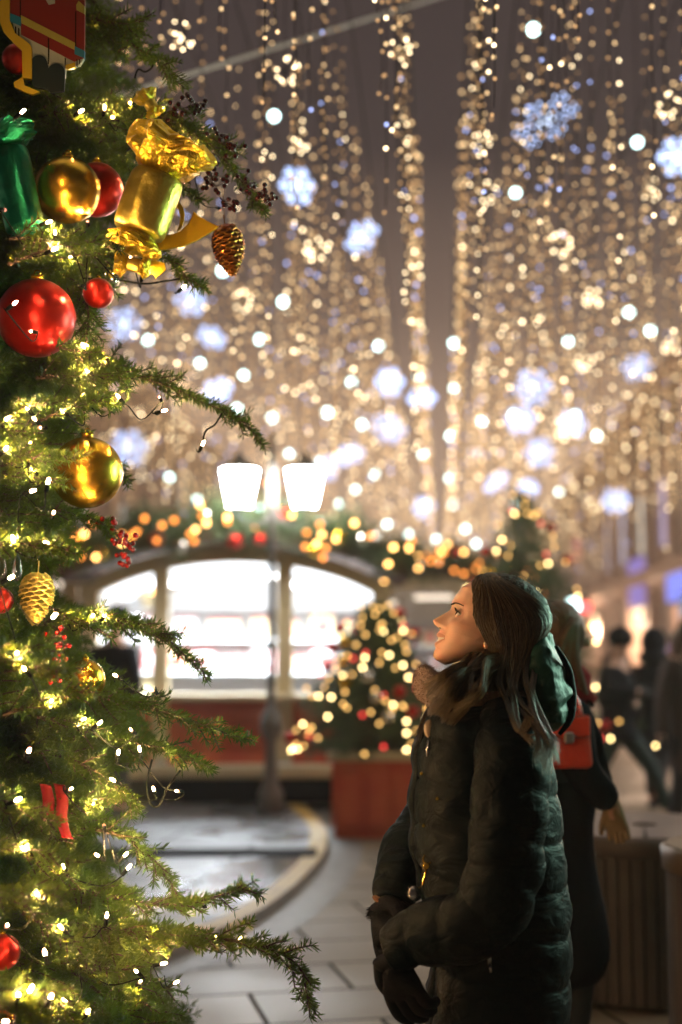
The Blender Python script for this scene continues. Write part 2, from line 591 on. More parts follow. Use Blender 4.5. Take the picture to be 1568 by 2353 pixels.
sign('shop_sign', 1545, 1335, 43, 3.4, 95, M['sign_blue'], 'bright blue lit sign box on the pink building at the right edge')
sign('shop_sign', 1475, 1340, 52, 3.2, 110, M['sign_lilac'], 'lilac lit sign box beside the bright blue one')
sign('shop_sign', 1560, 1450, 41.5, 1.6, 170, M['shop_cyan'], 'tall cyan lit panel under the blue sign box at the right edge')
sign('shop_sign', 1530, 1480, 46.5, 1.5, 40, M['sign_lilac'], 'low violet lit panel above the hooded walker')
sign('banner', 1350, 1262, 74, 1.6, 55, M['sign_red'], 'red lit banner hanging on the far pink facade', 'banner')
# ================================================================== light strings over the street
BW = {}
for nm, col, s_ in (('dim', (1.0, .56, .24), .85), ('mid', (1.0, .65, .31), 2.3), ('bright', (1.0, .76, .44), 7.0), ('blue', (.42, .52, 1.0), 3.0)):
    BW[nm] = glow('bulb_warm_' + nm, col, s_)
M['flake'] = glow('flake_bulb', (.46, .60, 1.0), 3.0)
M['flake_core'] = glow('flake_core_bulb', (.62, .74, 1.0), 4.0)
M['globe'] = glow('cool_white_globe', (.70, 1.0, .98), 7.5, True)
STR_M = [M['wire'], BW['dim'], BW['mid'], BW['bright'], BW['blue']]
CLS = [(0, 8, .0062), (8, 15, .0105), (15, 30, .0145), (30, 200, .019)]


def bulb_choice(rs):
    x = rs.random()
    return 1 if x < .60 else 2 if x < .90 else 3 if x < .965 else 4


def sph(n, m):
    q = MB().sphere((0, 0, 0), 1.0, n, m)
    return np.array(q.v), [f for f in q.f]


class Bulbs:
    """many bulbs gathered as arrays: one mesh"""
    def __init__(self):
        self.c = []; self.r = []; self.m = []; self.wires = MB()

    def mesh(self, name, mats, seg=6, rings=4):
        V0, F0 = sph(seg, rings)
        nv = len(V0); n = len(self.c)
        C = np.array(self.c); Rr = np.array(self.r)[:, None, None]
        V = (V0[None] * Rr + C[:, None]).reshape(-1, 3)
        Fc = []; mi = []
        mm = np.array(self.m)
        off = (np.arange(n) * nv)[:, None, None]
        for k in (3, 4):
            fk = np.array([f for f in F0 if len(f) == k])
            if len(fk):
                Fc.append((fk[None] + off).reshape(-1, k)); mi.append(np.repeat(mm, len(fk)))
        if self.wires.v:
            fk = np.array([f for f in self.wires.f if len(f) == 4]) + len(V)
            V = np.concatenate([V, np.array(self.wires.v)]); Fc.append(fk); mi.append(np.zeros(len(fk)))
        return mesh_arrays(name, V, Fc, mats, np.concatenate(mi))


def string_geo(rs, r, L, g_, base=(0, 0, 0), wire=True, step=.095):
    bx, by, bz = base
    z = 0.0
    pts = []
    while z > -L:
        dx, dy = rs.uniform(-.012, .012), rs.uniform(-.012, .012)
        pts.append((bx + dx * .4, by + dy * .4, bz + z))
        g_.c.append((bx + dx, by + dy, bz + z - .02)); g_.r.append(r * rs.uniform(.85, 1.1)); g_.m.append(bulb_choice(rs))
        z -= step * rs.uniform(.7, 1.3)
    if wire and len(pts) > 1:
        g_.wires.tube(pts, .0018, 3, 0, caps=False)
    return g_


templ = {}
for ci, (a, b, r) in enumerate(CLS):
    for k in range(7):
        rs = random.Random(100 * ci + k)
        templ[(ci, k)] = string_geo(rs, r, rs.uniform(1.15, 1.7), Bulbs()).mesh('light_string', STR_M)
bulb_me = {}
for ci in range(2):
    for k in range(1, 5):
        o = MB().sphere((0, 0, -.02), CLS[ci][2], 8, 6).build('bulb', STR_M[k], fix=False)
        bulb_me[(ci, k)] = o.data
        bpy.data.objects.remove(o)

ROWS = [-.155, .185, -.50, .46, -.80, .74, -1.14, 1.06, -1.5, 1.38, -1.88, 1.72, -2.28, 2.08, -2.7, 2.46, -3.15, 2.86, -3.65, 3.25, -4.2]
ZT = 4.75
spots = []
rs = random.Random(5)
for j, wv in enumerate(ROWS):
    t = 3.9 + rs.uniform(0, .4)
    inner0 = abs(wv) < .6
    while t < 74:
        top = ZT + rs.uniform(-.22, .22)
        sw = .45 if inner0 else 1.0
        ww = wv + (rs.uniform(-.06, .06) + .03 * math.sin(t * .9 + j * 2)) * sw
        p = st(t, ww, top)
        vis = False
        for zz in (0, .3, .6, .9, 1.2, 1.5):
            x, y = proj((p.x, p.y, p.z - zz))
            if -40 < x < 1610 and -30 < y < 2353:
                vis = True
        if vis:
            spots.append((t, p, rs.randrange(7)))
        inner_ = abs(wv) < .5
        t += (.28 if inner_ else .42) * rs.uniform(.6, 1.4) * (1 + max(0, t - 15) * .07)
spots.sort(key=lambda s_: s_[0])
SLAB = 'thin vertical string of warm white bulbs hanging in the night air over the street'
SGRP = 'hanging strings of warm bulbs over the street'
N_IND = 298
N_DETAIL = 44
for i, (t, p, k) in enumerate(spots[:N_IND]):
    ci = next(q for q, (a, b, r) in enumerate(CLS) if a <= t < b)
    if i < N_DETAIL:
        root = empty('light_string', p, SLAB, 'light string', SGRP)
        rs2 = random.Random(i)
        z = 0.0; pts = []
        L = rs2.uniform(1.15, 1.7)
        while z > -L:
            dx, dy = rs2.uniform(-.012, .012), rs2.uniform(-.012, .012)
            pts.append((dx * .4, dy * .4, z))
            o = link('bulb', bulb_me[(min(ci, 1), bulb_choice(rs2))], root, (dx, dy, z))
            z -= .095 * rs2.uniform(.7, 1.3)
        MB().tube(pts, .0018, 3).build('wire', M['wire'], root, fix=False)
    else:
        o = link('light_string', templ[(ci, k)], None, p)
        tag(o, SLAB, 'light string', SGRP)
g = Bulbs()
for i, (t, p, k) in enumerate(spots[N_IND:]):
    ci = next(q for q, (a, b, r) in enumerate(CLS) if a <= t < b)
    rs2 = random.Random(i + 999)
    string_geo(rs2, CLS[ci][2], rs2.uniform(1.15, 1.7), g, p, wire=False, step=.10 if t < 20 else .16)
far = link('light_net', g.mesh('light_net', STR_M, 5, 3))
tag(far, 'dense mass of tiny warm bulbs far down the street', 'light net', kind='stuff')
print('strings', len(spots), 'last individual at', spots[min(N_IND, len(spots)) - 1][0])

# carrying cables
for j, wv in enumerate(ROWS[:14]):
    pts = [st(t, wv, ZT + .38 + .05 * math.sin(t)) for t in np.linspace(3.5, 72, 40)]
    o = MB().tube(pts, .004, 4).build('carrying_cable', M['wire'], fix=False)
    tag(o, 'thin black carrying cable running along the street above the bulb strings', 'cable', 'carrying cables over the street')

# white guy wire crossing the upper left
a = at(300, 212, 7.2); b = at(1020, -10, 11.0)
d_ = (b - a).normalized()
o = MB().tube([a - d_ * 2.5, a, b, b + d_ * 4], .013, 6).build('guy_wire', mat('white_wire_sleeve', (.88, .95, .86), .4), fix=False)
tag(o, 'pale stretched guy wire crossing above the tree top', 'cable')


# warm stars
def warm_star(r0, n, rb, seed):
    rs_ = random.Random(seed)
    g_ = MB()
    for i in range(n):
        v = Vector((rs_.gauss(0, 1), rs_.gauss(0, 1), rs_.gauss(0, 1))).normalized() * r0 * rs_.uniform(.6, 1)
        g_.sphere(v, rb, 6, 4, rs_.choice((1, 2, 2, 3)))
        g_.tube([(0, 0, 0), v], .002, 3, 0)
    g_.tube([(0, 0, 0), (0, 0, 2.0)], .002, 3, 0)
    return g_


star_me = []
for ci, (rb, r0) in enumerate(((.0062, .07), (.0105, .09), (.018, .13))):
    for k in range(3):
        o = warm_star(r0, 15, rb, 10 * ci + k).build('star_light', [M['wire'], BW['mid'], BW['bright'], BW['bright']], fix=False)
        star_me.append(o.data); bpy.data.objects.remove(o)
WS = [(925, 120), (912, 255), (905, 350), (690, 330), (668, 235), (660, 75), (655, 160), (1480, 165), (1335, 380), (1110, 330), (1225, 170), (1345, 290), (1500, 440), (915, 520), (925, 670), (1115, 440),
      (1105, 650), (700, 500), (730, 570), (790, 735), (1270, 470), (1290, 560), (1440, 600), (1425, 520), (1360, 690), (1240, 600), (1110, 880), (1345, 830), (620, 960), (440, 145), (420, 90), (545, 560),
      (1260, 745), (1540, 800), (1460, 870), (835, 800), (1300, 990), (1090, 760), (960, 760), (560, 690), (480, 560), (1200, 20), (1530, 240), (1390, 250), (745, 450)]
for i, (x, y) in enumerate(WS[::3]):
    e_ = (1495 - y) / F
    t = min(max(2.5 / e_, 5.5), 22)
    ci = 0 if t < 8 else 1 if t < 15 else 2
    o = link('star_light', star_me[ci * 3 + i % 3], None, at(x, y, t))
    tag(o, 'small warm burst of bulbs hanging among the vertical bulb strings', 'star light', 'warm star bursts among the strings')


# blue-white snowflakes
def flake(rf, rb, tilt, seed):
    rs_ = random.Random(seed)
    g_ = MB()
    rot = Matrix.Rotation(tilt, 3, 'X') @ Matrix.Rotation(rs_.uniform(-.6, .6), 3, 'Z')

    def pt(u, v):
        return rot @ Vector((u, 0, v))
    for a_ in range(6):
        th = a_ * PI / 3 + .1
        d = Vector((math.cos(th), math.sin(th)))
        q = Vector((-d.y, d.x))
        g_.tube([pt(0, 0), pt(*(d * rf))], .004, 4, 0)
        for s_ in (.22, .42, .62, .82, 1.0):
            g_.sphere(pt(*(d * rf * s_)), rb, 6, 4, 2 if s_ < .4 else 1)
        for s_ in (.5, .75):
            for sg in (-1, 1):
                e2 = d * rf * s_ + (d * .5 + q * sg * .85) * rf * .26
                g_.sphere(pt(*e2), rb, 6, 4, 1)
                g_.tube([pt(*(d * rf * s_)), pt(*e2)], .003, 3, 0)
    g_.sphere(pt(0, 0), rb * 1.2, 6, 4, 2)
    g_.tube([pt(0, 0), (0, 0, rf * 4)], .002, 3, 0)
    return g_


FL = [(1255, 278, 8.6, .25, 1.18), (683, 427, 11, .17, .2), (832, 545, 13, .20, .3), (437, 690, 15, .2, .1), (487, 775, 17, .2, .9), (285, 745, 16, .22, .2), (500, 898, 19, .24, .4), (895, 878, 19, .22, .2),
      (893, 985, 22, .32, .6), (295, 1030, 22, .33, .2), (1465, 845, 18, .22, .3), (1225, 890, 19, .28, .2), (1197, 965, 21, .26, .3), (1240, 1040, 23, .28, .2), (1315, 972, 21, .24, .4), (1140, 1108, 26, .30, .2),
      (1415, 1150, 26, .28, .2), (970, 915, 20, .22, .5), (1558, 360, 10, .16, .3), (805, 1045, 25, .28, .3), (750, 1078, 26, .3, .2), (1215, 1120, 27, .22, .2), (640, 1185, 30, .3, .2), (545, 1195, 30, .28, .3), (975, 1165, 30, .26, .2)]
FLAB = {0: 'large tilted blue white snowflake of bulbs at the upper right'}
for i, (x, y, t, rf, tl) in enumerate(FL):
    rb = .0095 if t < 10 else .015 if t < 19 else .023
    o = flake(rf * .86, rb, tl if i == 0 else .25 + (i * .37) % .8, i).build('snowflake_light', [M['wire'], M['flake'], M['flake_core']], None, loc=at(x, y, t), fix=False)
    tag(o, FLAB.get(i, 'small blue white snowflake of bulbs hanging between the warm strings'), 'snowflake light', 'blue snowflakes over the street')

# cool white globes
GL = [(1226, 68), (630, 267), (1185, 443), (1465, 327), (512, 622), (651, 694), (1446, 718), (1306, 785), (1043, 788), (597, 780), (340, 782), (870, 795), (460, 835), (560, 862), (808, 878), (962, 868), (1043, 892),
      (752, 948), (833, 976), (1036, 1002), (1108, 970), (1372, 1002), (545, 940), (625, 960), (665, 1043), (390, 1097), (862, 1090), (1033, 1100), (817, 1125), (780, 1158), (597, 1165), (453, 1148), (973, 1045),
      (978, 1160), (890, 1205), (940, 1227), (1003, 1240), (1070, 1215), (1185, 1160), (1285, 1130), (1040, 1160), (1095, 1250), (735, 1200), (1060, 1280), (1000, 1300), (1320, 955), (1495, 760), (1180, 955), (735, 1062), (1160, 1280), (905, 1255)]
gm = MB(); gm.sphere((0, 0, 0), .034, 10, 8, 0)
gm_o = gm.build('glass_globe', M['globe'], fix=False)
wm_o = MB().tube([(0, 0, .034), (0, 0, 1.2)], .003, 3).lathe([(.012, .03), (.012, .06)], seg=6).build('wire', M['wire'], fix=False)
for i, (x, y) in enumerate(GL):
    e_ = (1495 - y) / F
    t = min(3.45 / e_, 30)
    root = empty('globe_bulb', at(x, y, t), 'round cool white globe bulb hanging on its own wire over the street', 'globe bulb', 'cool white globe bulbs over the street')
    o = link('glass_globe', gm_o.data, root)
    sc = 1.0 if t < 12 else 1.3 if t < 20 else 1.7
    o.scale = (sc, sc, sc)
    link('wire', wm_o.data, root)
for x, y, t, m_, lab in ((1315, 1392, 15, M['globe'], 'big bright white globe lamp hanging right of the tall fir behind the woman'), (1347, 1396, 16, glow('red_lit_globe', (1.0, .10, .10), 2.6), 'red lit globe lamp beside the big white globe lamp')):
    root = empty('globe_bulb', at(x, y, t), lab, 'globe bulb')
    MB().sphere((0, 0, 0), .085 if x < 1340 else .07, 14, 10).build('glass_globe', m_, root, True)
    MB().tube([(0, 0, .08), (0, 0, 3.0)], .003, 3).lathe([(.03, .07), (.03, .13)], seg=8).build('wire', M['wire'], root, fix=False)
bpy.data.objects.remove(gm_o); bpy.data.objects.remove(wm_o)


# ------------------------------------------------------------------ street lamps
def street_lamp(loc, h, label, power, group='double street lanterns', col=(1.0, .9, .78), k=1.0, sep=.46):
    root = empty('street_lamp', loc, label, 'street lamp', group)
    p = MB(); p.lathe([(.11, 0), (.11, .18), (.07, .26), (.05, .5), (.045, .62), (.085, .68), (.10, .76), (.085, .85), (.045, .90), (.036, 1.0), (.030, h - .3), (.045, h - .25), (.028, h + .35), (.015, h + .5)], seg=16)
    p.build('post', M['lamp_paint'], root, True)
    for s_ in (-1, 1):
        zb = h - .27 * k
        a_ = MB(); a_.tube(smooth_path([(0, 0, h - .25), (s_ * sep * .45, 0, zb - .16), (s_ * sep, 0, zb - .13), (s_ * sep, 0, zb - .03)], 10), .018, 6)
        a_.lathe([(.05 * k, zb - .03), (.15 * k, zb)], (s_ * sep, 0, 0), 8); a_.build('arm', M['lamp_paint'], root, True)
        g_ = MB(); g_.lathe([(.155 * k, -.27 * k + .002), (.265 * k, .26 * k)], (s_ * sep, 0, h), 8, caps=True); g_.build('lantern_glass', M['lantern_near' if k < 1 else 'lantern_glow'], root)
        c_ = MB(); c_.lathe([(.30 * k, .265 * k), (.26 * k, .30 * k), (.10 * k, .42 * k), (.03 * k, .52 * k)], (s_ * sep, 0, h), 8); c_.build('lantern_cap', M['lamp_paint'], root)
    return root


def lamp_at(px, py, Y, label, power, z0=0.0, k=1.0, sep=.46):
    p = at(px, py, Y)
    return street_lamp((p.x, p.y, z0), p.z - z0, label, power, k=k, sep=sep)


lamp_at(626, 1122, 12.55, 'double street lantern with two bright white glass heads before the market stall', 42, .06, .62, .29)
lp = lamp_at(800, 1255, 33, 'distant double street lantern glowing right of the market stall', 160)
street_lamp((3.6, 6.4, 0), 3.5, 'added unseen double street lantern on the pavement right of the wooden bins', 260, col=(.85, 1.0, .9))  # unseen lamp added to light the woman's back and the ground by the bins


street_lamp((5.3, 12.4, 0), 3.3, 'added double street lantern farther along the pavement beyond the right edge', 0, k=.95)  # extra unseen lamp, put in to brighten the ground under the walkers

# added green light panel, out of view on the right, rim-lights the coat
root = empty('shop_sign', (2.12, 4.25, 0), 'added green light panel on a post beyond the right edge', 'sign', rz=R(-58))
M['rim_panel_green'] = glow('added_green_light_panel', (.10, 1.0, .55), 1.5)
g = MB(); g.box((0, 0, 2.3), (.9, .12, 1.3), bev=.03); g.build('panel', M['rim_panel_green'], root)
g = MB(); g.box((0, .03, .8), (.10, .10, 1.6)); g.box((0, 0, 1.62), (1.0, .16, .06)); g.box((0, 0, 2.98), (1.0, .16, .06)); g.box((0, .03, .03), (.5, .4, .06)); g.build('frame', M['black'], root)
ld = lamp('added_rim_light', 'AREA', (0, -.10, 2.0), 11, (.60, 1.0, .76), (.85, 1.2), root, (R(-82), 0, 0))
ld.data.spread = R(66)
# ================================================================== market stalls, planters, bins
M['stall_white'] = mat('stall_white_lining', (0.78, 0.76, 0.74), .6)
M['stall_red'] = mat('stall_red_goods', (0.45, 0.10, 0.09), .6)
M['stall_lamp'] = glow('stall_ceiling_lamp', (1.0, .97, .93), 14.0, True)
M['stall_ceiling_dim'] = glow('dim_glow_stall_ceiling', (1.0, .70, .45), .22)  # faint light put into the ceiling colour of the other stalls
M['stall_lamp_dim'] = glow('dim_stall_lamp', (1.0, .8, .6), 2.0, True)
M['stall_ceiling'] = glow('glowing_stall_ceiling', (.95, .98, 1.0), 3.0)  # ceiling given its own glow so it reads fully lit
M['glass'] = thin_glass('stall_window_glass', (.97, .98, 1.0), .06)
M['garland_green'] = mat('garland_needles', (0.035, 0.07, 0.03), .6, var=(20, (0.06, 0.10, 0.03), .2))
M['orange_bulb'] = glow('orange_garland_bulb', (1.0, .30, .05), 5.0)
M['orange_bulb_hot'] = glow('orange_garland_bulb_hot', (1.0, .50, .14), 12.0)
M['roof_brown'] = mat('stall_roof_brown', (0.075, 0.04, 0.03), .7, bump=(12, .2))
M['redbow'] = mat('red_ribbon', (0.50, 0.02, 0.02), .4, sheen=.3)
M['needle_far'] = mat('planter_tree_needles', (0.045, 0.095, 0.03), .55, var=(14, (0.08, 0.14, 0.04), .2))


def needle_cloud(pts, n, ln, wd, spread, seed):
    """needle sheaves around the points: arrays of quads"""
    r_ = np.random.default_rng(seed)
    P = np.asarray(pts)[r_.integers(0, len(pts), n)] + r_.normal(0, spread, (n, 3))
    d = r_.normal(0, 1, (n, 3)); d /= np.linalg.norm(d, axis=1)[:, None]
    s = np.cross(d, r_.normal(0, 1, (n, 3))); s /= np.linalg.norm(s, axis=1)[:, None]
    L = (ln * r_.uniform(.6, 1.3, n))[:, None]
    V = np.stack([P - s * wd * .5, P + s * wd * .5, P + d * L + s * wd * .15, P + d * L - s * wd * .15], 1).reshape(-1, 3)
    return V, np.arange(n * 4).reshape(-1, 4)


def stall(loc, W, label, power, seed, rz=0.0, tint=(1, .97, .93), short='stall', ceil='stall_ceiling'):
    rs_ = random.Random(seed)
    root = empty('market_stall', loc, label, 'market stall', rz=rz)
    H0, SILL, TOP = .24, .95, 1.92            # skirting top, sill, spring of the arch
    rise = .35
    D = 2.0
    hw = W / 2

    def arch(x):
        return TOP + rise * max(0.0, 1 - (x / hw) ** 2) ** .8
    b_ = MB(); b_.box((0, D / 2, H0 / 2), (W - .1, D, H0)); b_.build('base', M['black'], root)
    b_ = MB(); b_.box((0, -.05, H0 + .06), (W + .1, .26, .12), bev=.02); b_.build('ledge', M['cream'], root)
    xs = [-hw, -hw * .28 - .02, hw * .56 - .10, hw]
    xs = [-hw, -.70, .46, hw]
    for i in range(3):
        x0, x1 = xs[i] + .06, xs[i + 1] - .06
        p = MB(); p.box(((x0 + x1) / 2, .03, (H0 + .12 + SILL) / 2), (x1 - x0, .05, SILL - H0 - .12), 0)
        for q in range(3):
            zz = H0 + .2 + q * .19
            p.box(((x0 + x1) / 2, -.005, zz), (x1 - x0 - .1, .03, .15), 0, bev=.01)
        p.build('counter_panel', M['red'], root)
    b_ = MB(); b_.box((0, -.04, SILL + .03), (W + .06, .30, .06), bev=.015); b_.build('sill', M['cream'], root)
    for x in xs:
        p = MB(); p.box((x, 0, (H0 + .12 + arch(x * .96)) / 2 + .03), (.15, .15, arch(x * .96) - H0 - .1), bev=.012); p.build('post', M['cream'], root)
    # arched beam
    n = 28
    b_ = MB()
    vs = []
    for i in range(n + 1):
        x = -hw - .1 + (W + .2) * i / n
        z = arch(x)
        for dy, dz in ((-.12, -.03), (.10, -.03), (.10, .12), (-.12, .12)):
            vs.append((x, dy, z + dz))
    fs = [(i * 4 + k, i * 4 + (k + 1) % 4, i * 4 + 4 + (k + 1) % 4, i * 4 + 4 + k) for i in range(n) for k in range(4)] + [(0, 1, 2, 3), (n * 4 + 3, n * 4 + 2, n * 4 + 1, n * 4)]
    b_.add(vs, fs); b_.build('arch_beam', M['cream'], root)
    # roof
    b_ = MB(); vs = []
    for i in range(n + 1):
        x = -hw - .25 + (W + .5) * i / n
        z = arch(x / (hw + .25) * hw) + .125
        for dy, dz in ((-.38, 0), (D + .2, .05), (D + .2, .30), (-.38, .22)):
            vs.append((x, dy, z + dz))
    b_.add(vs, fs); b_.build('roof', M['roof_brown'], root)
    # lining: back, sides, ceiling, shelf boards
    l_ = MB()
    l_.box((0, D - .02, 1.16), (W - .1, .04, 2.2)); l_.box((-hw + .02, D / 2 + .1, 1.15), (.04, D - .3, 1.9)); l_.box((hw - .02, D / 2 + .1, 1.15), (.04, D - .3, 1.9))
    l_.build('lining', M['stall_white'], root)
    l_ = MB(); l_.box((0, .35, SILL - .03), (W - .1, .5, .05)); l_.build('counter', M['stall_white'], root)
    for z in (1.18, 1.52, 1.84):
        s_ = MB(); s_.box((0, D - .22, z), (W - .2, .32, .03)); s_.build('shelf', M['white'], root)
    c_ = MB(); vs2 = []
    for i in range(n + 1):
        x = -hw + .06 + (W - .12) * i / n
        vs2 += [(x, .14, arch(x) - .02), (x, D - .04, arch(x) - .02), (x, D - .04, arch(x) - .008), (x, .14, arch(x) - .008)]
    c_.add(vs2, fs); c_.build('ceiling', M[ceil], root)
    # window panes
    for i in range(3):
        x0, x1 = xs[i] + .062, xs[i + 1] - .062
        ol = [(x0, SILL + .06), (x1, SILL + .06)] + [(x1 + (x0 - x1) * q / 8, arch(x1 + (x0 - x1) * q / 8) - .002) for q in range(9)]
        p = MB(); p.prism(ol, .008, lambda a, b2, d: Vector((a, .03 + d, b2)))
        p.build('window_pane', M['glass'], root)
    # lamps under the roof
    for x in (-hw * .5, .1, hw * .55):
        t_ = MB(); t_.box((x, .75, arch(x) - .12), (.5, .10, .05), bev=.01); t_.build('ceiling_lamp', M['stall_lamp' if ceil == 'stall_ceiling' else 'stall_lamp_dim'], root)
    lamp('stall_light', 'AREA', (0, .9, 1.80), power, tint, (W * .8, .7), root, (0, 0, 0))
    # goods standing on the shelves and on the counter (one display per shelf)
    k = 0
    for z in (1.195, 1.535):
        x = -hw + .25
        while x < hw - .3:
            wbox = rs_.uniform(.16, .34); hbox = rs_.uniform(.14, .26)
            o = MB()
            o.box((0, 0, hbox / 2), (wbox, .2, hbox), 0, bev=.01); o.box((0, -.102, hbox / 2), (wbox * .6, .006, hbox * .5), 1); o.box((0, 0, hbox + .006), (wbox + .01, .21, .02), 1)
            bo = o.build('gift_box', rs_.choice(([M['stall_red'], M['white']], [M['white'], M['stall_red']], [M['cream'], M['redbow']])), None, loc=root.matrix_basis @ Vector((x + wbox / 2, D - .24, z)))
            bo.rotation_euler = (0, 0, rz)
            tag(bo, 'gift box on the shelves inside the ' + short, 'gift box', 'gift boxes inside the ' + short)
            x += wbox + rs_.uniform(.02, .14); k += 1
    return root, arch, hw


def garland_on(loc, arch, hw, label, label2, seed, rz=0.0, dense=1.0, grp=''):
    rs_ = random.Random(seed)
    rm = Matrix.Rotation(rz, 3, 'Z')
    loc = Vector(loc)
    pts = []
    for i in range(60):
        x = -hw - .28 + (2 * hw + .56) * i / 59
        z = arch(x / (hw + .3) * hw) + .30 + .08 * math.sin(i * .55)
        pts.append((x, -.36, z))
    V, Fq = needle_cloud(pts, int(9000 * dense), .10, .012, .085, seed)
    o = link('fir_garland', mesh_arrays('fir_garland', V, [Fq], M['garland_green']), None, loc)
    o.rotation_euler = (0, 0, rz)
    tag(o, label, 'garland')
    # bulbs
    root = empty('light_string', loc, label2, 'light string', rz=rz)
    g_ = MB(); g_.tube([(p[0], p[1] - .1, p[2]) for p in pts], .006, 4); g_.build('wire', M['wire'], root)
    b1 = MB().sphere((0, 0, 0), .024, 8, 6).build('bulb', M['orange_bulb']); b2 = MB().sphere((0, 0, 0), .024, 8, 6).build('bulb', M['orange_bulb_hot'])
    for i in range(int(46 * dense)):
        p = pts[rs_.randrange(60)]
        q = (p[0] + rs_.uniform(-.05, .05), p[1] - .12 - rs_.uniform(0, .06), p[2] + rs_.gauss(0, .10))
        o = link('bulb', (b1 if rs_.random() < .62 else b2).data, root, q)
    bpy.data.objects.remove(b1); bpy.data.objects.remove(b2)
    # baubles on the garland
    for i in range(int(12 * dense)):
        p = pts[4 + int(i * 52 / max(1, int(12 * dense)))]
        q = loc + rm @ Vector((p[0], p[1] - .1, p[2] - rs_.uniform(-.05, .14)))
        o = bauble(q, rs_.uniform(.05, .075), rs_.choice((M['redball'], M['redball'], M['silver'], M['gold'])), 'shiny bauble hanging in the ' + label, 'bauble', group='baubles on the ' + label[:40])


def bauble(c, r, m_, label, cat='bauble', group=None, cap=True, seg=24):
    g_ = MB().sphere((0, 0, 0), r, seg, seg // 2)
    o = g_.build('bauble', m_, None, True, loc=c)
    tag(o, label, cat, group)
    if cap:
        c_ = MB(); c_.lathe([(r * .16, r * .97), (r * .17, r * 1.12), (r * .05, r * 1.14)], seg=10)
        c_.tube([(r * .07 * math.cos(a), 0, r * 1.18 + r * .07 * math.sin(a)) for a in np.linspace(0, 2 * PI, 9)], r * .018, 4)
        c_.build('cap', M['gold'], o, True)
    return o


kz = PZ
p = at(540, 1790, 13.4)
KL = Vector((p.x, 13.4, kz))
L1 = 'wooden market stall with an arched roof and three bright white windows'
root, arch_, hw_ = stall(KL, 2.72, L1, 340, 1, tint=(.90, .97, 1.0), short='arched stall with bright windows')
garland_on(KL, arch_, hw_, 'fir garland on the arched stall with three bright windows', 'orange bulbs along the garland of the arched stall with three bright windows', 11)
p = at(970, 1420, 17.5)
K2 = Vector((p.x, 17.5, 0.0))
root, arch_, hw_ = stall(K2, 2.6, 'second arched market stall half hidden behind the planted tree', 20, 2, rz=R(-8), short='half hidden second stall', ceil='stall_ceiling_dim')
garland_on(K2, arch_, hw_, 'fir garland on the half hidden second stall', 'orange bulbs along the garland of the half hidden second stall', 12, R(-8), 1.0)
p = at(60, 1420, 15.0)
K3 = Vector((p.x, 15.0, kz))
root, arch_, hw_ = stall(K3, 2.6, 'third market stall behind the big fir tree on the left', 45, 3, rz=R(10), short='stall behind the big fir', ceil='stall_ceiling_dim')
garland_on(K3, arch_, hw_, 'fir garland on the stall behind the big fir tree', 'orange bulbs along the garland of the stall behind the big fir tree', 13, R(10), .9)


# metal chair standing before the stall
def bistro_chair(loc, rz, label):
    root = empty('bistro_chair', loc, label, 'chair', rz=rz)
    g_ = MB(); g_.lathe([(.01, .44), (.20, .44), (.21, .455), (.20, .47), (.01, .47)], seg=20); g_.build('seat', M['steel'], root, True)
    for a in (45, 135, 225, 315):
        c, s_ = math.cos(R(a)), math.sin(R(a))
        l_ = MB(); l_.tube([(c * .15, s_ * .15, .45), (c * .22, s_ * .22, 0)], .012, 6); l_.build('leg', M['steel'], root)
    g_ = MB(); g_.tube(smooth_path([(-.19, .10, .44), (-.22, .16, .75), (-.12, .20, .93), (0, .21, .97), (.12, .20, .93), (.22, .16, .75), (.19, .10, .44)], 24), .012, 6)
    g_.build('back_frame', M['steel'], root)
    g_ = MB(); g_.sphere((0, .18, .78), .17, 16, 8, scale=(1, .12, .9)); g_.build('backrest', mat('pale_chair_back', (.6, .6, .66), .35), root, True)
    return root


p = ground(470, 1838, PZ)
bistro_chair((p.x, p.y, PZ), R(200), 'grey metal chair with a pale round back before the arched stall')


# ------------------------------------------------------------------ planter trees
M['warm_bulb_far'] = glow('planter_tree_bulb', (1.0, .54, .15), 4.5)
M['red_bulb_far'] = glow('planter_tree_red_bulb', (1.0, .06, .05), 3.0)
M['warm_bulb_far_hot'] = glow('planter_tree_bulb_hot', (1.0, .70, .28), 15.0)


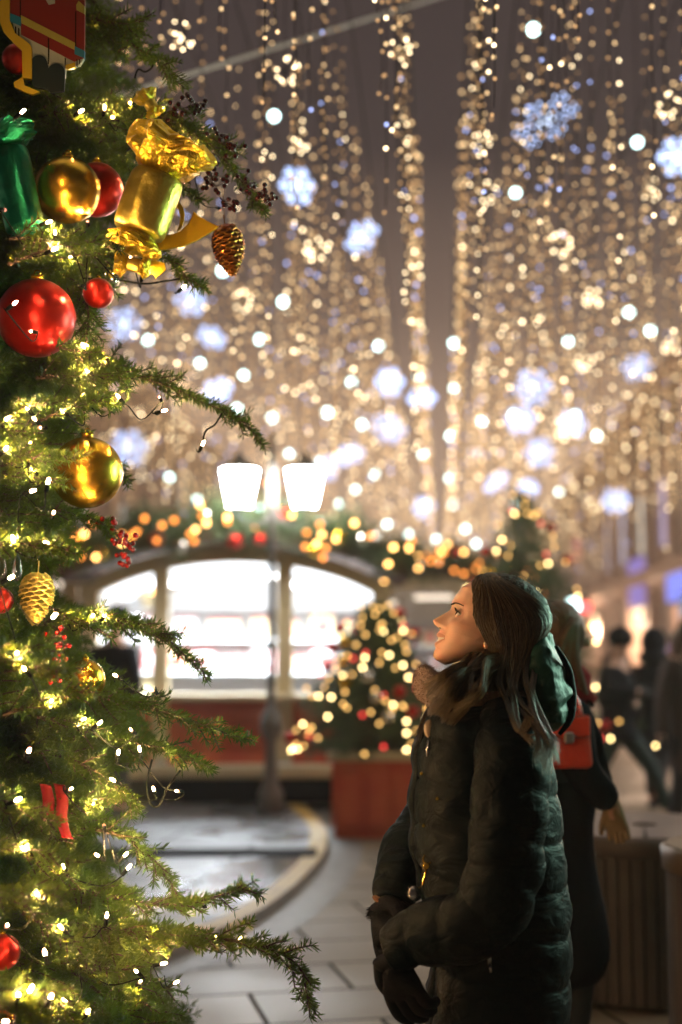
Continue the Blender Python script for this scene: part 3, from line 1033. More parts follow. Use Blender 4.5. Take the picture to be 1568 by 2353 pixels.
def planter_tree(loc, pw, ph, th, tr, label_t, label_p, label_l, seed, nb=60, taper=1.0):
    rs_ = random.Random(seed)
    loc = Vector(loc)
    rp = empty('tree_planter', loc, label_p, 'planter')
    g_ = MB()
    a, b2 = pw / 2 * .94, pw / 2
    vs = [(-a, -a, 0), (a, -a, 0), (a, a, 0), (-a, a, 0), (-b2, -b2, ph), (b2, -b2, ph), (b2, b2, ph), (-b2, b2, ph)]
    g_.add(vs, [(3, 2, 1, 0), (0, 1, 5, 4), (1, 2, 6, 5), (2, 3, 7, 6), (3, 0, 4, 7)])
    for s_ in (-1, 1):
        for u in (-1, 0, 1):
            g_.box((u * pw * .30, s_ * (pw / 2 * .97 + .012), ph * .5), (pw * .26, .02, ph * .74), bev=.01)
            g_.box((s_ * (pw / 2 * .97 + .012), u * pw * .30, ph * .5), (.02, pw * .26, ph * .74), bev=.01)
    g_.build('box', M['red'], rp)
    g_ = MB()
    for s_ in (-1, 1):
        g_.box((0, s_ * pw / 2, ph + .02), (pw + .10, .10, .07), bev=.015); g_.box((s_ * pw / 2, 0, ph + .022), (.10, pw - .10, .066), bev=.015)
    g_.build('rim', M['cream'], rp)
    g_ = MB(); g_.box((0, 0, ph - .06), (pw - .06, pw - .06, .04)); g_.build('soil', mat('planter_soil', (.03, .02, .015), .9), rp)
    # tree
    rt = empty('planted_fir', loc + Vector((0, 0, ph - .04)), label_t, 'tree')
    g_ = MB(); g_.tube([(0, 0, 0), (.01, .01, th * .5), (0, 0, th * .97)], [.05, .03, .006], 8); g_.build('trunk', M['wood_dark'], rt)
    sk = MB(); tipsP = []
    z = .10
    while z < th * .96:
        rr = tr * (1 - z / th) ** taper * (1 if z > .2 else .8)
        nbr = max(4, int(5 + rr * 14))
        a0 = rs_.random() * 6.28
        for k in range(nbr):
            an = a0 + 6.28 * k / nbr + rs_.uniform(-.2, .2)
            r2 = rr * rs_.uniform(.7, 1.1)
            dr = rs_.uniform(.0, .14)
            e_ = Vector((math.cos(an) * r2, math.sin(an) * r2, z - dr * r2 + .02))
            sk.tube([(0, 0, z), Vector((math.cos(an) * r2 * .5, math.sin(an) * r2 * .5, z + .03)), e_], [.008, .006, .003], 4)
            for q in np.linspace(.25, 1, 5 + int(rr * 8)):
                tipsP.append((math.cos(an) * r2 * q + rs_.gauss(0, .03), math.sin(an) * r2 * q + rs_.gauss(0, .03), z + .03 * math.sin(q * PI) - dr * r2 * q * q + rs_.gauss(0, .015)))
        z += .075 + .02 * rs_.random()
    V, Fq = needle_cloud(tipsP, 34000, .055, .007, .024, seed)
    me = mesh_arrays('crown', V, [Fq], M['needle_far'])
    link('crown', me, rt)
    sk.build('limb_work', M['wood_dark'], rt)
    # bulbs
    rl = empty('light_string', loc + Vector((0, 0, ph)), label_l, 'light string')
    b1 = MB().sphere((0, 0, 0), .013, 8, 6).build('bulb', M['warm_bulb_far']); b2_ = MB().sphere((0, 0, 0), .013, 8, 6).build('bulb', M['warm_bulb_far_hot'])
    b3_ = MB().sphere((0, 0, 0), .015, 8, 6).build('bulb', M['red_bulb_far'])
    path = []
    for i in range(nb):
        q = i / nb
        z = .06 + (th - .12) * min(.98, max(0, q ** 1.25 + rs_.gauss(0, .05)))
        an = -PI / 2 + rs_.uniform(-1.5, 1.5)
        rr = tr * (1 - z / th) ** taper * rs_.uniform(.8, 1.08) + .02
        c = Vector((math.cos(an) * rr, math.sin(an) * rr, z))
        path.append(c)
        link('bulb', (b3_ if i % 8 == 3 else b1 if rs_.random() < .66 else b2_).data, rl, c)
    MB().tube(path, .003, 3).build('wire', M['wire'], rl)
    bpy.data.objects.remove(b1); bpy.data.objects.remove(b2_); bpy.data.objects.remove(b3_)
    cols = [(M['redball'], 'red'), (M['redball'], 'red'), (M['gold'], 'gold'), (M['redball'], 'red'), (M['silver'], 'silver')]
    for i in range(16):
        m_, cn = cols[i % 5]
        z = .15 + (th * .8) * ((i * .37) % 1)
        an = -PI / 2 + ((i * .61) % 1 - .5) * 2.8
        rr = tr * (1 - z / th) ** taper * 1.0 + .02
        bauble(loc + Vector((math.cos(an) * rr, math.sin(an) * rr, z + ph)), .048, m_, cn + ' bauble hanging on the ' + label_t[:60], 'bauble', cn + ' baubles on the ' + label_t[:40], cap=False, seg=12)


p = ground(862, 1928, 0)
planter_tree((p.x + .02, p.y + .36, 0), .70, .62, 1.30, .74, 'small bushy fir in the red planter left of the woman', 'square red planter box with a yellow rim left of the woman', 'warm bulbs wound on the small fir left of the woman', 21, 98, .6)
p = at(1205, 1500, 13.0)
planter_tree((p.x, 13.0, 0), .75, .55, 2.45, 1.12, 'taller decorated fir rising behind the head of the woman', 'red planter box hidden behind the woman under the taller fir', 'warm bulbs wound on the taller fir behind the woman', 22, 96, .85)


# ------------------------------------------------------------------ wooden bins
M['bin_wood'] = mat('bin_slat_wood', (0.135, 0.108, 0.093), .5, var=(4, (0.095, 0.077, 0.067), .2), bump=(30, .25, 4, (1, 1, .08)))
M['bin_top'] = mat('bin_top_plate', (0.18, 0.14, 0.12), .4, var=(3, (0.13, 0.10, 0.088), .2), bump=(60, .1))
M['bin_tan'] = mat('tan_top_plate', (0.22, 0.15, 0.075), .45, var=(3, (0.17, 0.115, 0.06), .2))


def round_bin(loc, r, h, label, mt):
    root = empty('round_bin', loc, label, 'bin')
    g_ = MB(); g_.lathe([(r * .93, .02), (r * .93, h - .03)], seg=48); g_.build('drum', M['black'], root, True)
    n = 58
    g_ = MB()
    for k in range(n):
        a = 2 * PI * k / n
        g_.box((math.cos(a) * (r - .012), math.sin(a) * (r - .012), h / 2 - .03), (.022, 2 * PI * r / n * .86, h - .10), 0, Matrix.Rotation(a, 3, 'Z'), bev=.004)
    g_.build('slat_wall', M['bin_wood'], root)
    g_ = MB(); g_.lathe([(r - .01, h - .085), (r + .012, h - .08), (r + .016, h - .01), (r - .01, h)], seg=64, caps=False); g_.build('top_band', mt, root, True)
    for k in range(3):
        a0, a1 = 2 * PI * k / 3 + .35, 2 * PI * (k + 1) / 3 + .32
        ol = [(math.cos(a) * r * .985, math.sin(a) * r * .985) for a in np.linspace(a0, a1, 24)]
        ol += [(math.cos(a) * r * .12, math.sin(a) * r * .12) for a in np.linspace(a1, a0, 8)]
        t_ = MB(); t_.prism(ol, .018, lambda a, b2, d: Vector((a, b2, h - .006 + d))); t_.build('top_plate', mt, root)
    return root


p = ground(1580, 2315, 0)
round_bin((p.x - .09, p.y + .36, 0), .485, .70, 'round slatted dark wooden bin standing at the right edge', M['bin_top'])
p = at(1762, 1916, 5.0)
round_bin((p.x, 5.0, 0), .345, .80, 'second round bin with a tan top cut off by the right edge', M['bin_tan'])
# ================================================================== people in the background
M['skin_far'] = mat('skin_far', (0.50, 0.30, 0.21), .5)
M['coat_navy'] = mat('navy_wool_coat', (0.007, 0.008, 0.013), .9, spec=.08)
M['coat_black'] = mat('black_coat', (0.010, 0.011, 0.015), .9, spec=.1)
M['coat_brown'] = mat('brown_coat', (0.05, 0.03, 0.025), .8)
M['trouser_teal'] = mat('dark_teal_trousers', (0.012, 0.040, 0.042), .8)
M['trouser_black'] = mat('black_trousers', (0.012, 0.013, 0.017), .8)
M['shoe'] = mat('dark_shoe', (0.02, 0.025, 0.045), .4)
M['scarf_red'] = mat('red_knit_scarf', (0.24, 0.012, 0.014), .9, spec=.1, bump=(60, .4))
M['hair_far'] = mat('brown_hair_far', (0.09, 0.045, 0.018), .5, bump=(50, .4, 3, (1, 1, .1)))
M['glove_tan'] = mat('tan_wool_glove', (0.30, 0.21, 0.12), .85)
M['bag_red'] = mat('red_leather_bag', (0.50, 0.045, 0.025), .32, bump=(90, .1))


def skin_mesh(name, V, E, Rr, m_, parent, sub=2, loc=None):
    me = bpy.data.meshes.new(name)
    me.from_pydata([tuple(v) for v in V], E, [])
    o = bpy.data.objects.new(name + '_work', me); COL.objects.link(o)
    md = o.modifiers.new('skin', 'SKIN')
    md.use_smooth_shade = True
    for i, r in enumerate(Rr):
        o.data.skin_vertices[0].data[i].radius = r if hasattr(r, '__len__') else (r, r)
        o.data.skin_vertices[0].data[i].use_root = (i == 0)
    s_ = o.modifiers.new('sub', 'SUBSURF'); s_.levels = sub; s_.render_levels = sub
    dg = bpy.context.evaluated_depsgraph_get()
    out = bpy.data.meshes.new_from_object(o.evaluated_get(dg))
    out.name = name
    out.materials.clear(); out.materials.append(m_)
    out.polygons.foreach_set('use_smooth', [True] * len(out.polygons))
    bpy.data.objects.remove(o); bpy.data.meshes.remove(me)
    return link(name, out, parent, loc)


def chain_add(V, E, Rr, start, pts, rads):
    prev = start
    for p, r in zip(pts, rads):
        V.append(Vector(p)); Rr.append(r)
        if prev is not None:
            E.append((prev, len(V) - 1))
        prev = len(V) - 1
    return prev


def person(loc, rz, H, label, pose, coat, trousers, coat_len=.50, hat=None, hair=None, group=None, scarf=None, arm_l=None, arm_r=None, skirt=1.0, glove=None, hood=None, slim=1.0):
    """faces -Y before rz. pose: (left foot forward, right foot forward, spread) in metres"""
    k = H / 1.75
    lf, rf, sp = pose
    V = []; E = []; Rr = []
    pel = Vector((0, 0, .95 * k - .04 * abs(lf - rf)))
    V.append(pel); Rr.append(.13 * k)
    c = chain_add(V, E, Rr, 0, [pel + Vector((0, .01, .18 * k)), pel + Vector((0, .01, .36 * k)), pel + Vector((0, .0, .50 * k)), pel + Vector((0, -.02, .58 * k)), pel + Vector((0, -.035, .66 * k)), pel + Vector((0, -.04, .74 * k)), pel + Vector((0, -.03, .785 * k))],
                  [.12 * k, .14 * k, .09 * k, .055 * k, .075 * k, .085 * k, .06 * k])
    ch = 2
    arms = {}
    for s_, arm in ((1, arm_l), (-1, arm_r)):
        sh = pel + Vector((s_ * .19 * k, .02, .44 * k))
        if arm is None:
            sw = .10 if s_ > 0 else -.10
            arm = [(s_ * .25 * k, .05 + sw * .3, 1.12 * k), (s_ * .24 * k, -.03 - sw, .86 * k), (s_ * .235 * k, -.05 - sw, .76 * k)]
        arms[s_] = [sh] + [Vector(a) for a in arm]
        chain_add(V, E, Rr, 3, arms[s_], [.06 * k, .045 * k, .035 * k, .035 * k])
    legs = {}
    for s_, fw in ((1, lf), (-1, rf)):
        hip = pel + Vector((s_ * .09 * k, 0, -.06 * k))
        foot = Vector((s_ * (.09 + sp) * k, -fw, .09 * k + (.06 if fw < -.15 else 0)))
        knee = (hip + foot) / 2 + Vector((0, -.05 - .04 * abs(fw), 0))
        legs[s_] = [hip, knee, foot]
        chain_add(V, E, Rr, 0, [hip, knee, foot, foot + Vector((0, -.13 * k, -.045 * k))], [.085 * k, .06 * k, .045 * k, .035 * k])
    body = skin_mesh('person', V, E, Rr, M['skin_far'], None, 2, loc)
    body.rotation_euler = (0, 0, rz)
    tag(body, label, 'person', group)
    head = pel + Vector((0, -.04, .72 * k))
    # nose
    MB().sphere(head + Vector((0, -.095 * k, -.01)), .016, 8, 6, scale=(.8, 1.2, 1.2)).build('nose', M['skin_far'], body, True)
    # coat
    V = []; E = []; Rr = []
    V.append(pel + Vector((0, 0, .05))); Rr.append((.175 * k, .15 * k))
    chain_add(V, E, Rr, 0, [pel + Vector((0, .01, .20 * k)), pel + Vector((0, .01, .36 * k)), pel + Vector((0, .005, .47 * k)), pel + Vector((0, -.01, .53 * k))], [.165 * k, .185 * k, .12 * k, .075 * k])
    chain_add(V, E, Rr, 0, [pel + Vector((0, .01, -coat_len * .5 * k)), pel + Vector((0, .02, -coat_len * k))], [.19 * k * skirt, .215 * k * skirt])
    for s_ in (1, -1):
        a = arms[s_]
        e_ = a[2] + (a[3] - a[2]) * .25
        chain_add(V, E, Rr, 2, [a[0], (a[0] + a[1]) / 2, a[1], e_], [.085 * k, .078 * k, .07 * k, .058 * k])
    skin_mesh('coat', V, E, Rr, coat, body)
    # trousers
    for s_ in (1, -1):
        V = []; E = []; Rr = []
        h_, kn, ft = legs[s_]
        chain_add(V, E, Rr, None, [h_, (h_ + kn) / 2, kn, (kn + ft) / 2, ft + Vector((0, 0, .02))], [.115 * k * slim, .10 * k * slim, .08 * k * (.5 + .5 * slim), .072 * k, .065 * k])
        skin_mesh('trouser_leg', V, E, Rr, trousers, body)
        V = []; E = []; Rr = []
        chain_add(V, E, Rr, None, [ft + Vector((0, .05, -.04)), ft + Vector((0, -.05, -.045)), ft + Vector((0, -.17 * k, -.062))], [.045, .047, .032])
        skin_mesh('shoe', V, E, Rr, M['shoe'], body)
    for s_ in (1, -1):
        a = arms[s_]
        d = (a[3] - a[2]).normalized()
        V = []; E = []; Rr = []
        chain_add(V, E, Rr, None, [a[2] - d * .01, a[3]], [.034 * k, .040 * k])
        q = d.orthogonal().normalized()
        q2 = d.cross(q)
        for f in range(4):
            o_ = q * (-.028 + .019 * f)
            chain_add(V, E, Rr, 1, [a[3] + o_ + d * .03, a[3] + o_ + d * (.065 + .012 * (1 if f in (1, 2) else 0)) + q2 * .012], [.012, .010])
        chain_add(V, E, Rr, 1, [a[3] - q * .045 + d * .005 + q2 * .01, a[3] - q * .05 + d * .04 + q2 * .02], [.012, .010])
        skin_mesh('glove', V, E, Rr, glove or M['trouser_black'], body, 1)
    if hat:
        g_ = MB(); g_.sphere(head + Vector((0, .01, .045 * k)), .112 * k, 16, 10, scale=(1, 1.08, .95)); g_.lathe([(.118 * k, -.012), (.122 * k, .012), (.112 * k, .035)], head + Vector((0, .01, .03 * k)), 16, caps=False)
        g_.build('hat', hat, body, True)
    if hair:
        g_ = MB(); g_.sphere(head + Vector((0, .025, .02 * k)), .112 * k, 16, 10, scale=(1, 1, 1.1)); g_.sphere(head + Vector((0, .055, -.13 * k)), .095 * k, 14, 8, scale=(1, .62, 2.0)); [g_.tube(smooth_path([head + Vector((sx_ * .09, .0, .06)), head + Vector((sx_ * .115, .02 + .03 * q_, -.06)), head + Vector((sx_ * .11, -.02 + .05 * q_, -.19)), head + Vector((sx_ * .09, -.05 + .06 * q_, -.30))], 10), [.018, .02, .022, .022, .02, .018, .016, .012, .008, .004], 6) for sx_ in (-1, 1) for q_ in range(3)]
        g_.build('hair', hair, body, True)
    if hood:
        g_ = MB(); g_.sphere(head + Vector((0, .045, .02 * k)), .138 * k, 16, 10, scale=(1, .95, 1.12)); g_.sphere(head + Vector((0, .07, -.13 * k)), .13 * k, 14, 8, scale=(1.2, .8, .8))
        g_.build('hood', hood, body, True)
    if scarf:
        g_ = MB()
        g_.lathe([(.06, -.10), (.155, -.09), (.17, -.05), (.135, -.02), (.145, .015), (.115, .05), (.06, .055)], pel + Vector((0, -.01, .575 * k)), 20)
        g_.build('scarf', scarf, body, True)
    return body


# woman in a red scarf behind the main woman
p = at(1268, 1500, 4.75)
pw = person((p.x, 4.75, 0), R(108), 1.585, 'person in a long dark coat and red scarf standing behind the woman', (.02, -.02, -.02), M['coat_navy'], M['trouser_black'], .56, hair=M['hair_far'], scarf=None,
            arm_l=[(.27, .02, 1.12), (.22, -.14, 1.0), (.20, -.18, .95)], arm_r=[(-.26, .04, 1.10), (-.20, -.10, 1.0), (-.185, -.125, .93)], skirt=1.16, glove=M['glove_tan'], slim=.68)
# red scarf: hood drape and long end
g_ = MB()
g_.lathe([(.05, 1.275), (.125, 1.28), (.150, 1.315), (.125, 1.35), (.13, 1.39), (.105, 1.42), (.06, 1.43)], (0, 0, 0), 20)
g_.tube(smooth_path([(.06, .10, 1.54), (.07, .11, 1.47), (.08, .10, 1.38), (.10, .04, 1.30)], 10), [.02, .03, .04, .045, .045, .045, .045, .04, .03, .02], 10)
g_.build('scarf', M['scarf_red'], pw, True)


def handbag(loc, rz, label):
    root = empty('handbag', loc, label, 'handbag', rz=rz)
    g_ = MB()
    a, b2, h = .085, .05, .165
    g_.add([(-a, -b2, 0), (a, -b2, 0), (a, b2, 0), (-a, b2, 0), (-a * .9, -b2 * .5, h), (a * .9, -b2 * .5, h), (a * .9, b2 * .5, h), (-a * .9, b2 * .5, h)],
           [(3, 2, 1, 0), (4, 5, 6, 7), (0, 1, 5, 4), (1, 2, 6, 5), (2, 3, 7, 6), (3, 0, 4, 7)])
    bo = g_.build('bag_body', M['bag_red'], root)
    bv = bo.modifiers.new('bevel', 'BEVEL'); bv.width = .02; bv.segments = 3
    f = MB(); f.box((0, -b2 * .72 - .012, h * .78), (a * 1.7, .02, h * .42), bev=.008); f.build('flap', M['bag_red'], root)
    c = MB(); c.box((.0, -b2 - .016, h * .58), (.03, .014, .035), bev=.005); c.build('clasp', M['steel'], root)
    for s_ in (-1, 1):
        h_ = MB(); h_.tube(smooth_path([(-.05, s_ * .02, h - .01), (-.045, .05 + s_ * .02, h + .05), (0, .13 + s_ * .02, h + .085), (.045, .05 + s_ * .02, h + .05), (.05, s_ * .02, h - .01)], 16), .009, 6); h_.build('handle', M['bag_red'], root, True)
    return root


p = at(1296, 1764, 4.44)
handbag(p, R(6), 'red leather handbag hanging on the arm of the person in the red scarf')

# walkers farther off
p = ground(1432, 1893, 0)
person((p.x, p.y + .1, 0), R(64), 1.65, 'person in a dark cap and coat striding away in teal trousers', (.40, -.42, .02), M['coat_black'], M['trouser_teal'], .18, hat=M['coat_black'],
       arm_l=[(.27, .02, 1.14), (.16, -.20, 1.12), (.08, -.24, 1.14)], arm_r=[(-.27, .02, 1.14), (-.16, -.20, 1.12), (-.06, -.24, 1.12)])
p = at(1503, 1500, 13.4)
person((p.x, 13.4, 0), R(150), 1.62, 'person in a black hooded coat walking beside the striding person', (.12, -.26, .0), M['coat_black'], M['trouser_black'], .28, hood=M['coat_black'])
p = at(1585, 1500, 11.2)
person((p.x, 11.2, 0), R(20), 1.70, 'person in a brown coat cut off by the right edge', (.1, -.15, .0), M['coat_brown'], M['trouser_black'], .45, hair=M['hair_far'])
p = at(1545, 1500, 22.0)
person((p.x, 22.0, 0), R(10), 1.72, 'small pale hatted person far off between the two dark walkers', (.2, -.2, .0), M['coat_brown'], M['trouser_black'], .3, hat=mat('pale_wool_hat', (.5, .42, .35), .9))
p = at(262, 1500, 12.3)
person((p.x, 12.3, PZ), R(150), 1.74, 'person in black standing before the stall behind the fir branches', (.03, -.03, .0), M['coat_black'], M['trouser_black'], .3, hat=M['coat_black'])
p = at(1418, 1500, 26.0)
person((p.x, 26.0, 0), R(170), 1.70, 'far person in navy walking along the pink building', (.2, -.2, .0), M['coat_navy'], M['trouser_black'], .3, hair=M['hair_far'])
# ================================================================== the big decorated fir
def needle_material():
    m = bpy.data.materials.new('fir_needles')
    m.use_nodes = True
    t = m.node_tree; b = t.nodes['Principled BSDF']
    tcn = t.nodes.new('ShaderNodeTexCoord'); n = t.nodes.new('ShaderNodeTexNoise'); n.inputs['Scale'].default_value = 9; n.inputs['Detail'].default_value = 4
    r = t.nodes.new('ShaderNodeValToRGB')
    r.color_ramp.elements[0].position = .34; r.color_ramp.elements[0].color = (.024, .066, .016, 1)
    r.color_ramp.elements[1].position = .68; r.color_ramp.elements[1].color = (.085, .150, .024, 1)
    t.links.new(tcn.outputs['Object'], n.inputs['Vector']); t.links.new(n.outputs['Fac'], r.inputs[0]); t.links.new(r.outputs[0], b.inputs['Base Color'])
    b.inputs['Roughness'].default_value = .5
    b.inputs['Specular IOR Level'].default_value = .22
    tr = t.nodes.new('ShaderNodeBsdfTranslucent'); tr.inputs[0].default_value = (.20, .27, .03, 1)
    mx = t.nodes.new('ShaderNodeMixShader'); mx.inputs[0].default_value = .28
    t.links.new(b.outputs[0], mx.inputs[1]); t.links.new(tr.outputs[0], mx.inputs[2]); t.links.new(mx.outputs[0], t.nodes['Material Output'].inputs[0])
    return m


DY = .42
_at0 = at


def at(px, py, Y):
    return _at0(px, py, Y + DY)


M['needle'] = needle_material()
M['bark'] = mat('fir_bark', (0.055, 0.036, 0.022), .8, bump=(60, .4))


def needles_on(segs, spacing, r_, wd=.0029):
    """segs: (p0, p1, needle length) arrays -> quads"""
    p0 = np.array([s_[0] for s_ in segs]); p1 = np.array([s_[1] for s_ in segs]); nl = np.array([s_[2] for s_ in segs])
    d = p1 - p0; L = np.linalg.norm(d, axis=1)
    cnt = np.maximum(1, np.round(L / spacing)).astype(int)
    idx = np.repeat(np.arange(len(segs)), cnt)
    n = len(idx)
    u = r_.random(n)[:, None]
    base = p0[idx] + d[idx] * u
    ax = d[idx] / np.maximum(L[idx], 1e-6)[:, None]
    rad = r_.normal(0, 1, (n, 3)); rad[:, 2] = rad[:, 2] * .75 + .25
    rad -= ax * np.sum(rad * ax, 1)[:, None]; rad /= np.linalg.norm(rad, axis=1)[:, None] + 1e-9
    dr = ax * r_.uniform(.40, .85, n)[:, None] + rad * .9
    dr /= np.linalg.norm(dr, axis=1)[:, None]
    s = np.cross(dr, r_.normal(0, 1, (n, 3))); s /= np.linalg.norm(s, axis=1)[:, None] + 1e-9
    ln = (nl[idx] * r_.uniform(.7, 1.15, n))[:, None]
    V = np.stack([base - s * wd * .4, base + s * wd * .4, base + dr * ln * .6 + s * wd * .55, base + dr * ln, base + dr * ln * .6 - s * wd * .55], 1).reshape(-1, 3)
    Fq = np.arange(n * 5).reshape(-1, 5)
    return V, Fq


def branch_mesh(name, path, wfun, seed, sp=.0019, nl=.024, twig_step=.022, hang=.12):
    rs_ = random.Random(seed); r_ = np.random.default_rng(seed)
    path = [Vector(p) for p in path]
    segs = []; wood = MB()
    Ls = [0.0]
    for i in range(1, len(path)):
        Ls.append(Ls[-1] + (path[i] - path[i - 1]).length)
    T = Ls[-1]
    wood.tube(path, [.009 * (1 - l / T) * min(1.0, T / .6) + .0018 for l in Ls], 5, 0)
    for i in range(len(path) - 1):
        if Ls[i] > T * .08:
            segs.append((path[i], path[i + 1], nl))

    def pos(s_):
        k = min(max(int(np.searchsorted(Ls, s_)) - 1, 0), len(path) - 2)
        f = (s_ - Ls[k]) / max(Ls[k + 1] - Ls[k], 1e-6)
        return path[k].lerp(path[k + 1], f), (path[k + 1] - path[k]).normalized()
    s_ = T * .06
    side = 1
    while s_ < T * .985:
        p, t = pos(s_)
        h = t.cross(Vector((0, 0, 1)))
        h = h.normalized() if h.length > .05 else Vector((0, 1, 0))
        up = h.cross(t).normalized()
        for sd_ in (side, -side) if rs_.random() < .8 else (side,):
            tw = wfun(s_ / T) * rs_.uniform(.65, 1.15)
            if tw < .02: continue
            ang = R(rs_.uniform(38, 58))
            roll = rs_.gauss(0, .45)
            dd = t * math.cos(ang) + (h * sd_ * math.cos(roll) + up * math.sin(roll)) * math.sin(ang)
            n_ = max(2, int(tw / .03))
            q = p.copy(); tp = [q.copy()]
            dcur = dd.copy()
            for j in range(n_):
                dcur = (dcur + t * .07 + Vector((0, 0, -hang * rs_.uniform(.2, .8))) * .3 + Vector((rs_.gauss(0, .05), rs_.gauss(0, .05), rs_.gauss(0, .05)))).normalized()
                q2 = q + dcur * (tw / n_)
                segs.append((q, q2, nl)); q = q2; tp.append(q.copy())
                if tw > .09 and j < n_ - 1 and rs_.random() < .62:
                    for sg in (-1, 1):
                        if rs_.random() < .25: continue
                        sl = (tw * (1 - (j + 1) / n_) * .55 + .018) * rs_.uniform(.6, 1.1)
                        h2 = dcur.cross(up).normalized()
                        e_ = (dcur * .75 + h2 * sg * .75 + up * rs_.gauss(0, .3)).normalized()
                        m_ = q2 + e_ * sl * .5 + Vector((0, 0, -.04 * sl)); e2 = q2 + e_ * sl + Vector((0, 0, -.15 * sl)) + dcur * sl * .12
                        segs.append((q2, m_, nl)); segs.append((m_, e2, nl))
            wood.tube(tp, [.0026 * (1 - j / len(tp)) + .0009 for j in range(len(tp))], 3, 0, caps=False)
        side = -side
        s_ += twig_step * rs_.uniform(.75, 1.25)
    V, Fq = needles_on(segs, sp, r_)
    nv = len(V)
    WV = np.array(wood.v)
    quads = np.array([f for f in wood.f if len(f) == 4]) + nv
    tris = [f for f in wood.f if len(f) not in (4,)]
    mi = np.concatenate([np.zeros(len(Fq)), np.ones(len(quads))])
    return mesh_arrays(name, np.concatenate([V, WV]), [Fq, quads], [M['needle'], M['bark']], mi)


TX, TY = -1.15, 3.99                    # trunk axis


def cone_r(z):
    return lerp_tab([(0.0, 1.18), (.6, 1.08), (1.5, .96), (2.2, .88), (3.0, .74), (4.0, .5)], z)


EDGE = [(-200, 330), (0, 330), (120, 335), (200, 345), (300, 420), (380, 440), (450, 380), (560, 360), (640, 330), (700, 225), (800, 230), (880, 330), (960, 260), (1040, 215), (1120, 235), (1200, 250), (1300, 210), (1400, 240), (1480, 300),
        (1560, 330), (1640, 400), (1700, 420), (1780, 310), (1850, 295), (1930, 330), (2000, 365), (2080, 400), (2160, 450), (2250, 500), (2353, 520), (2700, 560)]

fir = empty('fir_tree', (TX, TY, 0), 'big green fir tree hung with bulbs and shiny baubles filling the left side', 'tree')
FO = Vector((TX, TY, 0))
t_ = MB(); t_.tube([(0, 0, 0), (.01, 0, 1.5), (0, .01, 3.0), (0, 0, 5.2)], [.11, .085, .055, .01], 12); t_.build('trunk', M['bark'], fir, True)

TEMPL = []
for k in range(9):
    L = (.55, .70, .85, .55, .70, .85, 1.0, .45, .95)[k]
    rs = random.Random(50 + k)
    path = smooth_path([(0, 0, 0), (L * .35, rs.uniform(-.02, .02), .05 * L), (L * .7, rs.uniform(-.04, .04), -.01 * L), (L, rs.uniform(-.05, .05), -.10 * L)], 14)
    me = branch_mesh('branch', path, lambda s_, L=L: (.05 + .30 * L * (1 - s_) ** .8 * min(1, .35 + s_ * 3)), 70 + k)
    TEMPL.append((L, me))

# procedural boughs
rs = random.Random(31)
cands = []
z = .10
while z < 3.7:
    a0 = rs.random() * 6
    for k in range(9):
        an = -PI * .62 + (k + rs.random() * .8) * PI * 1.1 / 9
        Rr = cone_r(z) * rs.uniform(.86, 1.0)
        cands.append((z + rs.uniform(-.05, .05), an, Rr))
    z += .155
picked = []
for z, an, Rr in cands:
    d = Vector((math.cos(an), math.sin(an), 0))
    Lh = Rr
    tip = None
    while Lh > .28:
        tip = FO + d * Lh + Vector((0, 0, z - .14 * Lh))
        x, y = proj(tip)
        if x < lerp_tab(EDGE, y) - 75:
            break
        Lh -= .03
    x, y = proj(tip)
    x0, y0 = proj(FO + d * Lh * .25 + Vector((0, 0, z)))
    if Lh > .28 and x > -40 and -150 < y < 2560:
        picked.append((z, an, Lh))
print('boughs', len(picked))
HERO_N = 17
part_list = picked if len(picked) <= 82 else rs.sample(picked, 82)
rest = [p for p in picked if p not in part_list]


def bough_matrix(z, an, Lh, k):
    L, me = TEMPL[k]
    s_ = Lh / L
    return Matrix.Translation((0, 0, z)) @ Matrix.Rotation(an, 4, 'Z') @ Matrix.Rotation(R(rs.uniform(2, 12)), 4, 'Y') @ Matrix.Rotation(rs.uniform(-.5, .5), 4, 'X') @ Matrix.Diagonal((s_, 1.0 * (.8 + .2 * s_), 1, 1))


def best_t(Lh):
    c = sorted(range(9), key=lambda k: abs(TEMPL[k][0] - Lh) + rs.random() * .15)
    return c[0]


for z, an, Lh in part_list:
    k = best_t(Lh)
    o = link('branch', TEMPL[k][1], fir)
    o.matrix_local = bough_matrix(z, an, Lh, k)
if rest:
    Vs = []; Fs5 = []; Fs4 = []; off = 0
    for z, an, Lh in rest:
        k = best_t(Lh)
        me = TEMPL[k][1]
        co = np.zeros(len(me.vertices) * 3, dtype=np.float32); me.vertices.foreach_get('co', co); co = co.reshape(-1, 3)
        mx = np.array(bough_matrix(z, an, Lh, k))
        co = co @ mx[:3, :3].T + mx[:3, 3]
        n5 = sum(1 for p in me.polygons if p.loop_total == 5)
        Fs5.append(np.arange(n5 * 5).reshape(-1, 5) + off)
        Vs.append(co[:n5 * 5]); off += n5 * 5
    me = mesh_arrays('inner_foliage', np.concatenate(Vs), [np.concatenate(Fs5)], M['needle'])
    o = link('inner_foliage', me, fir); tag(o, kind='stuff')

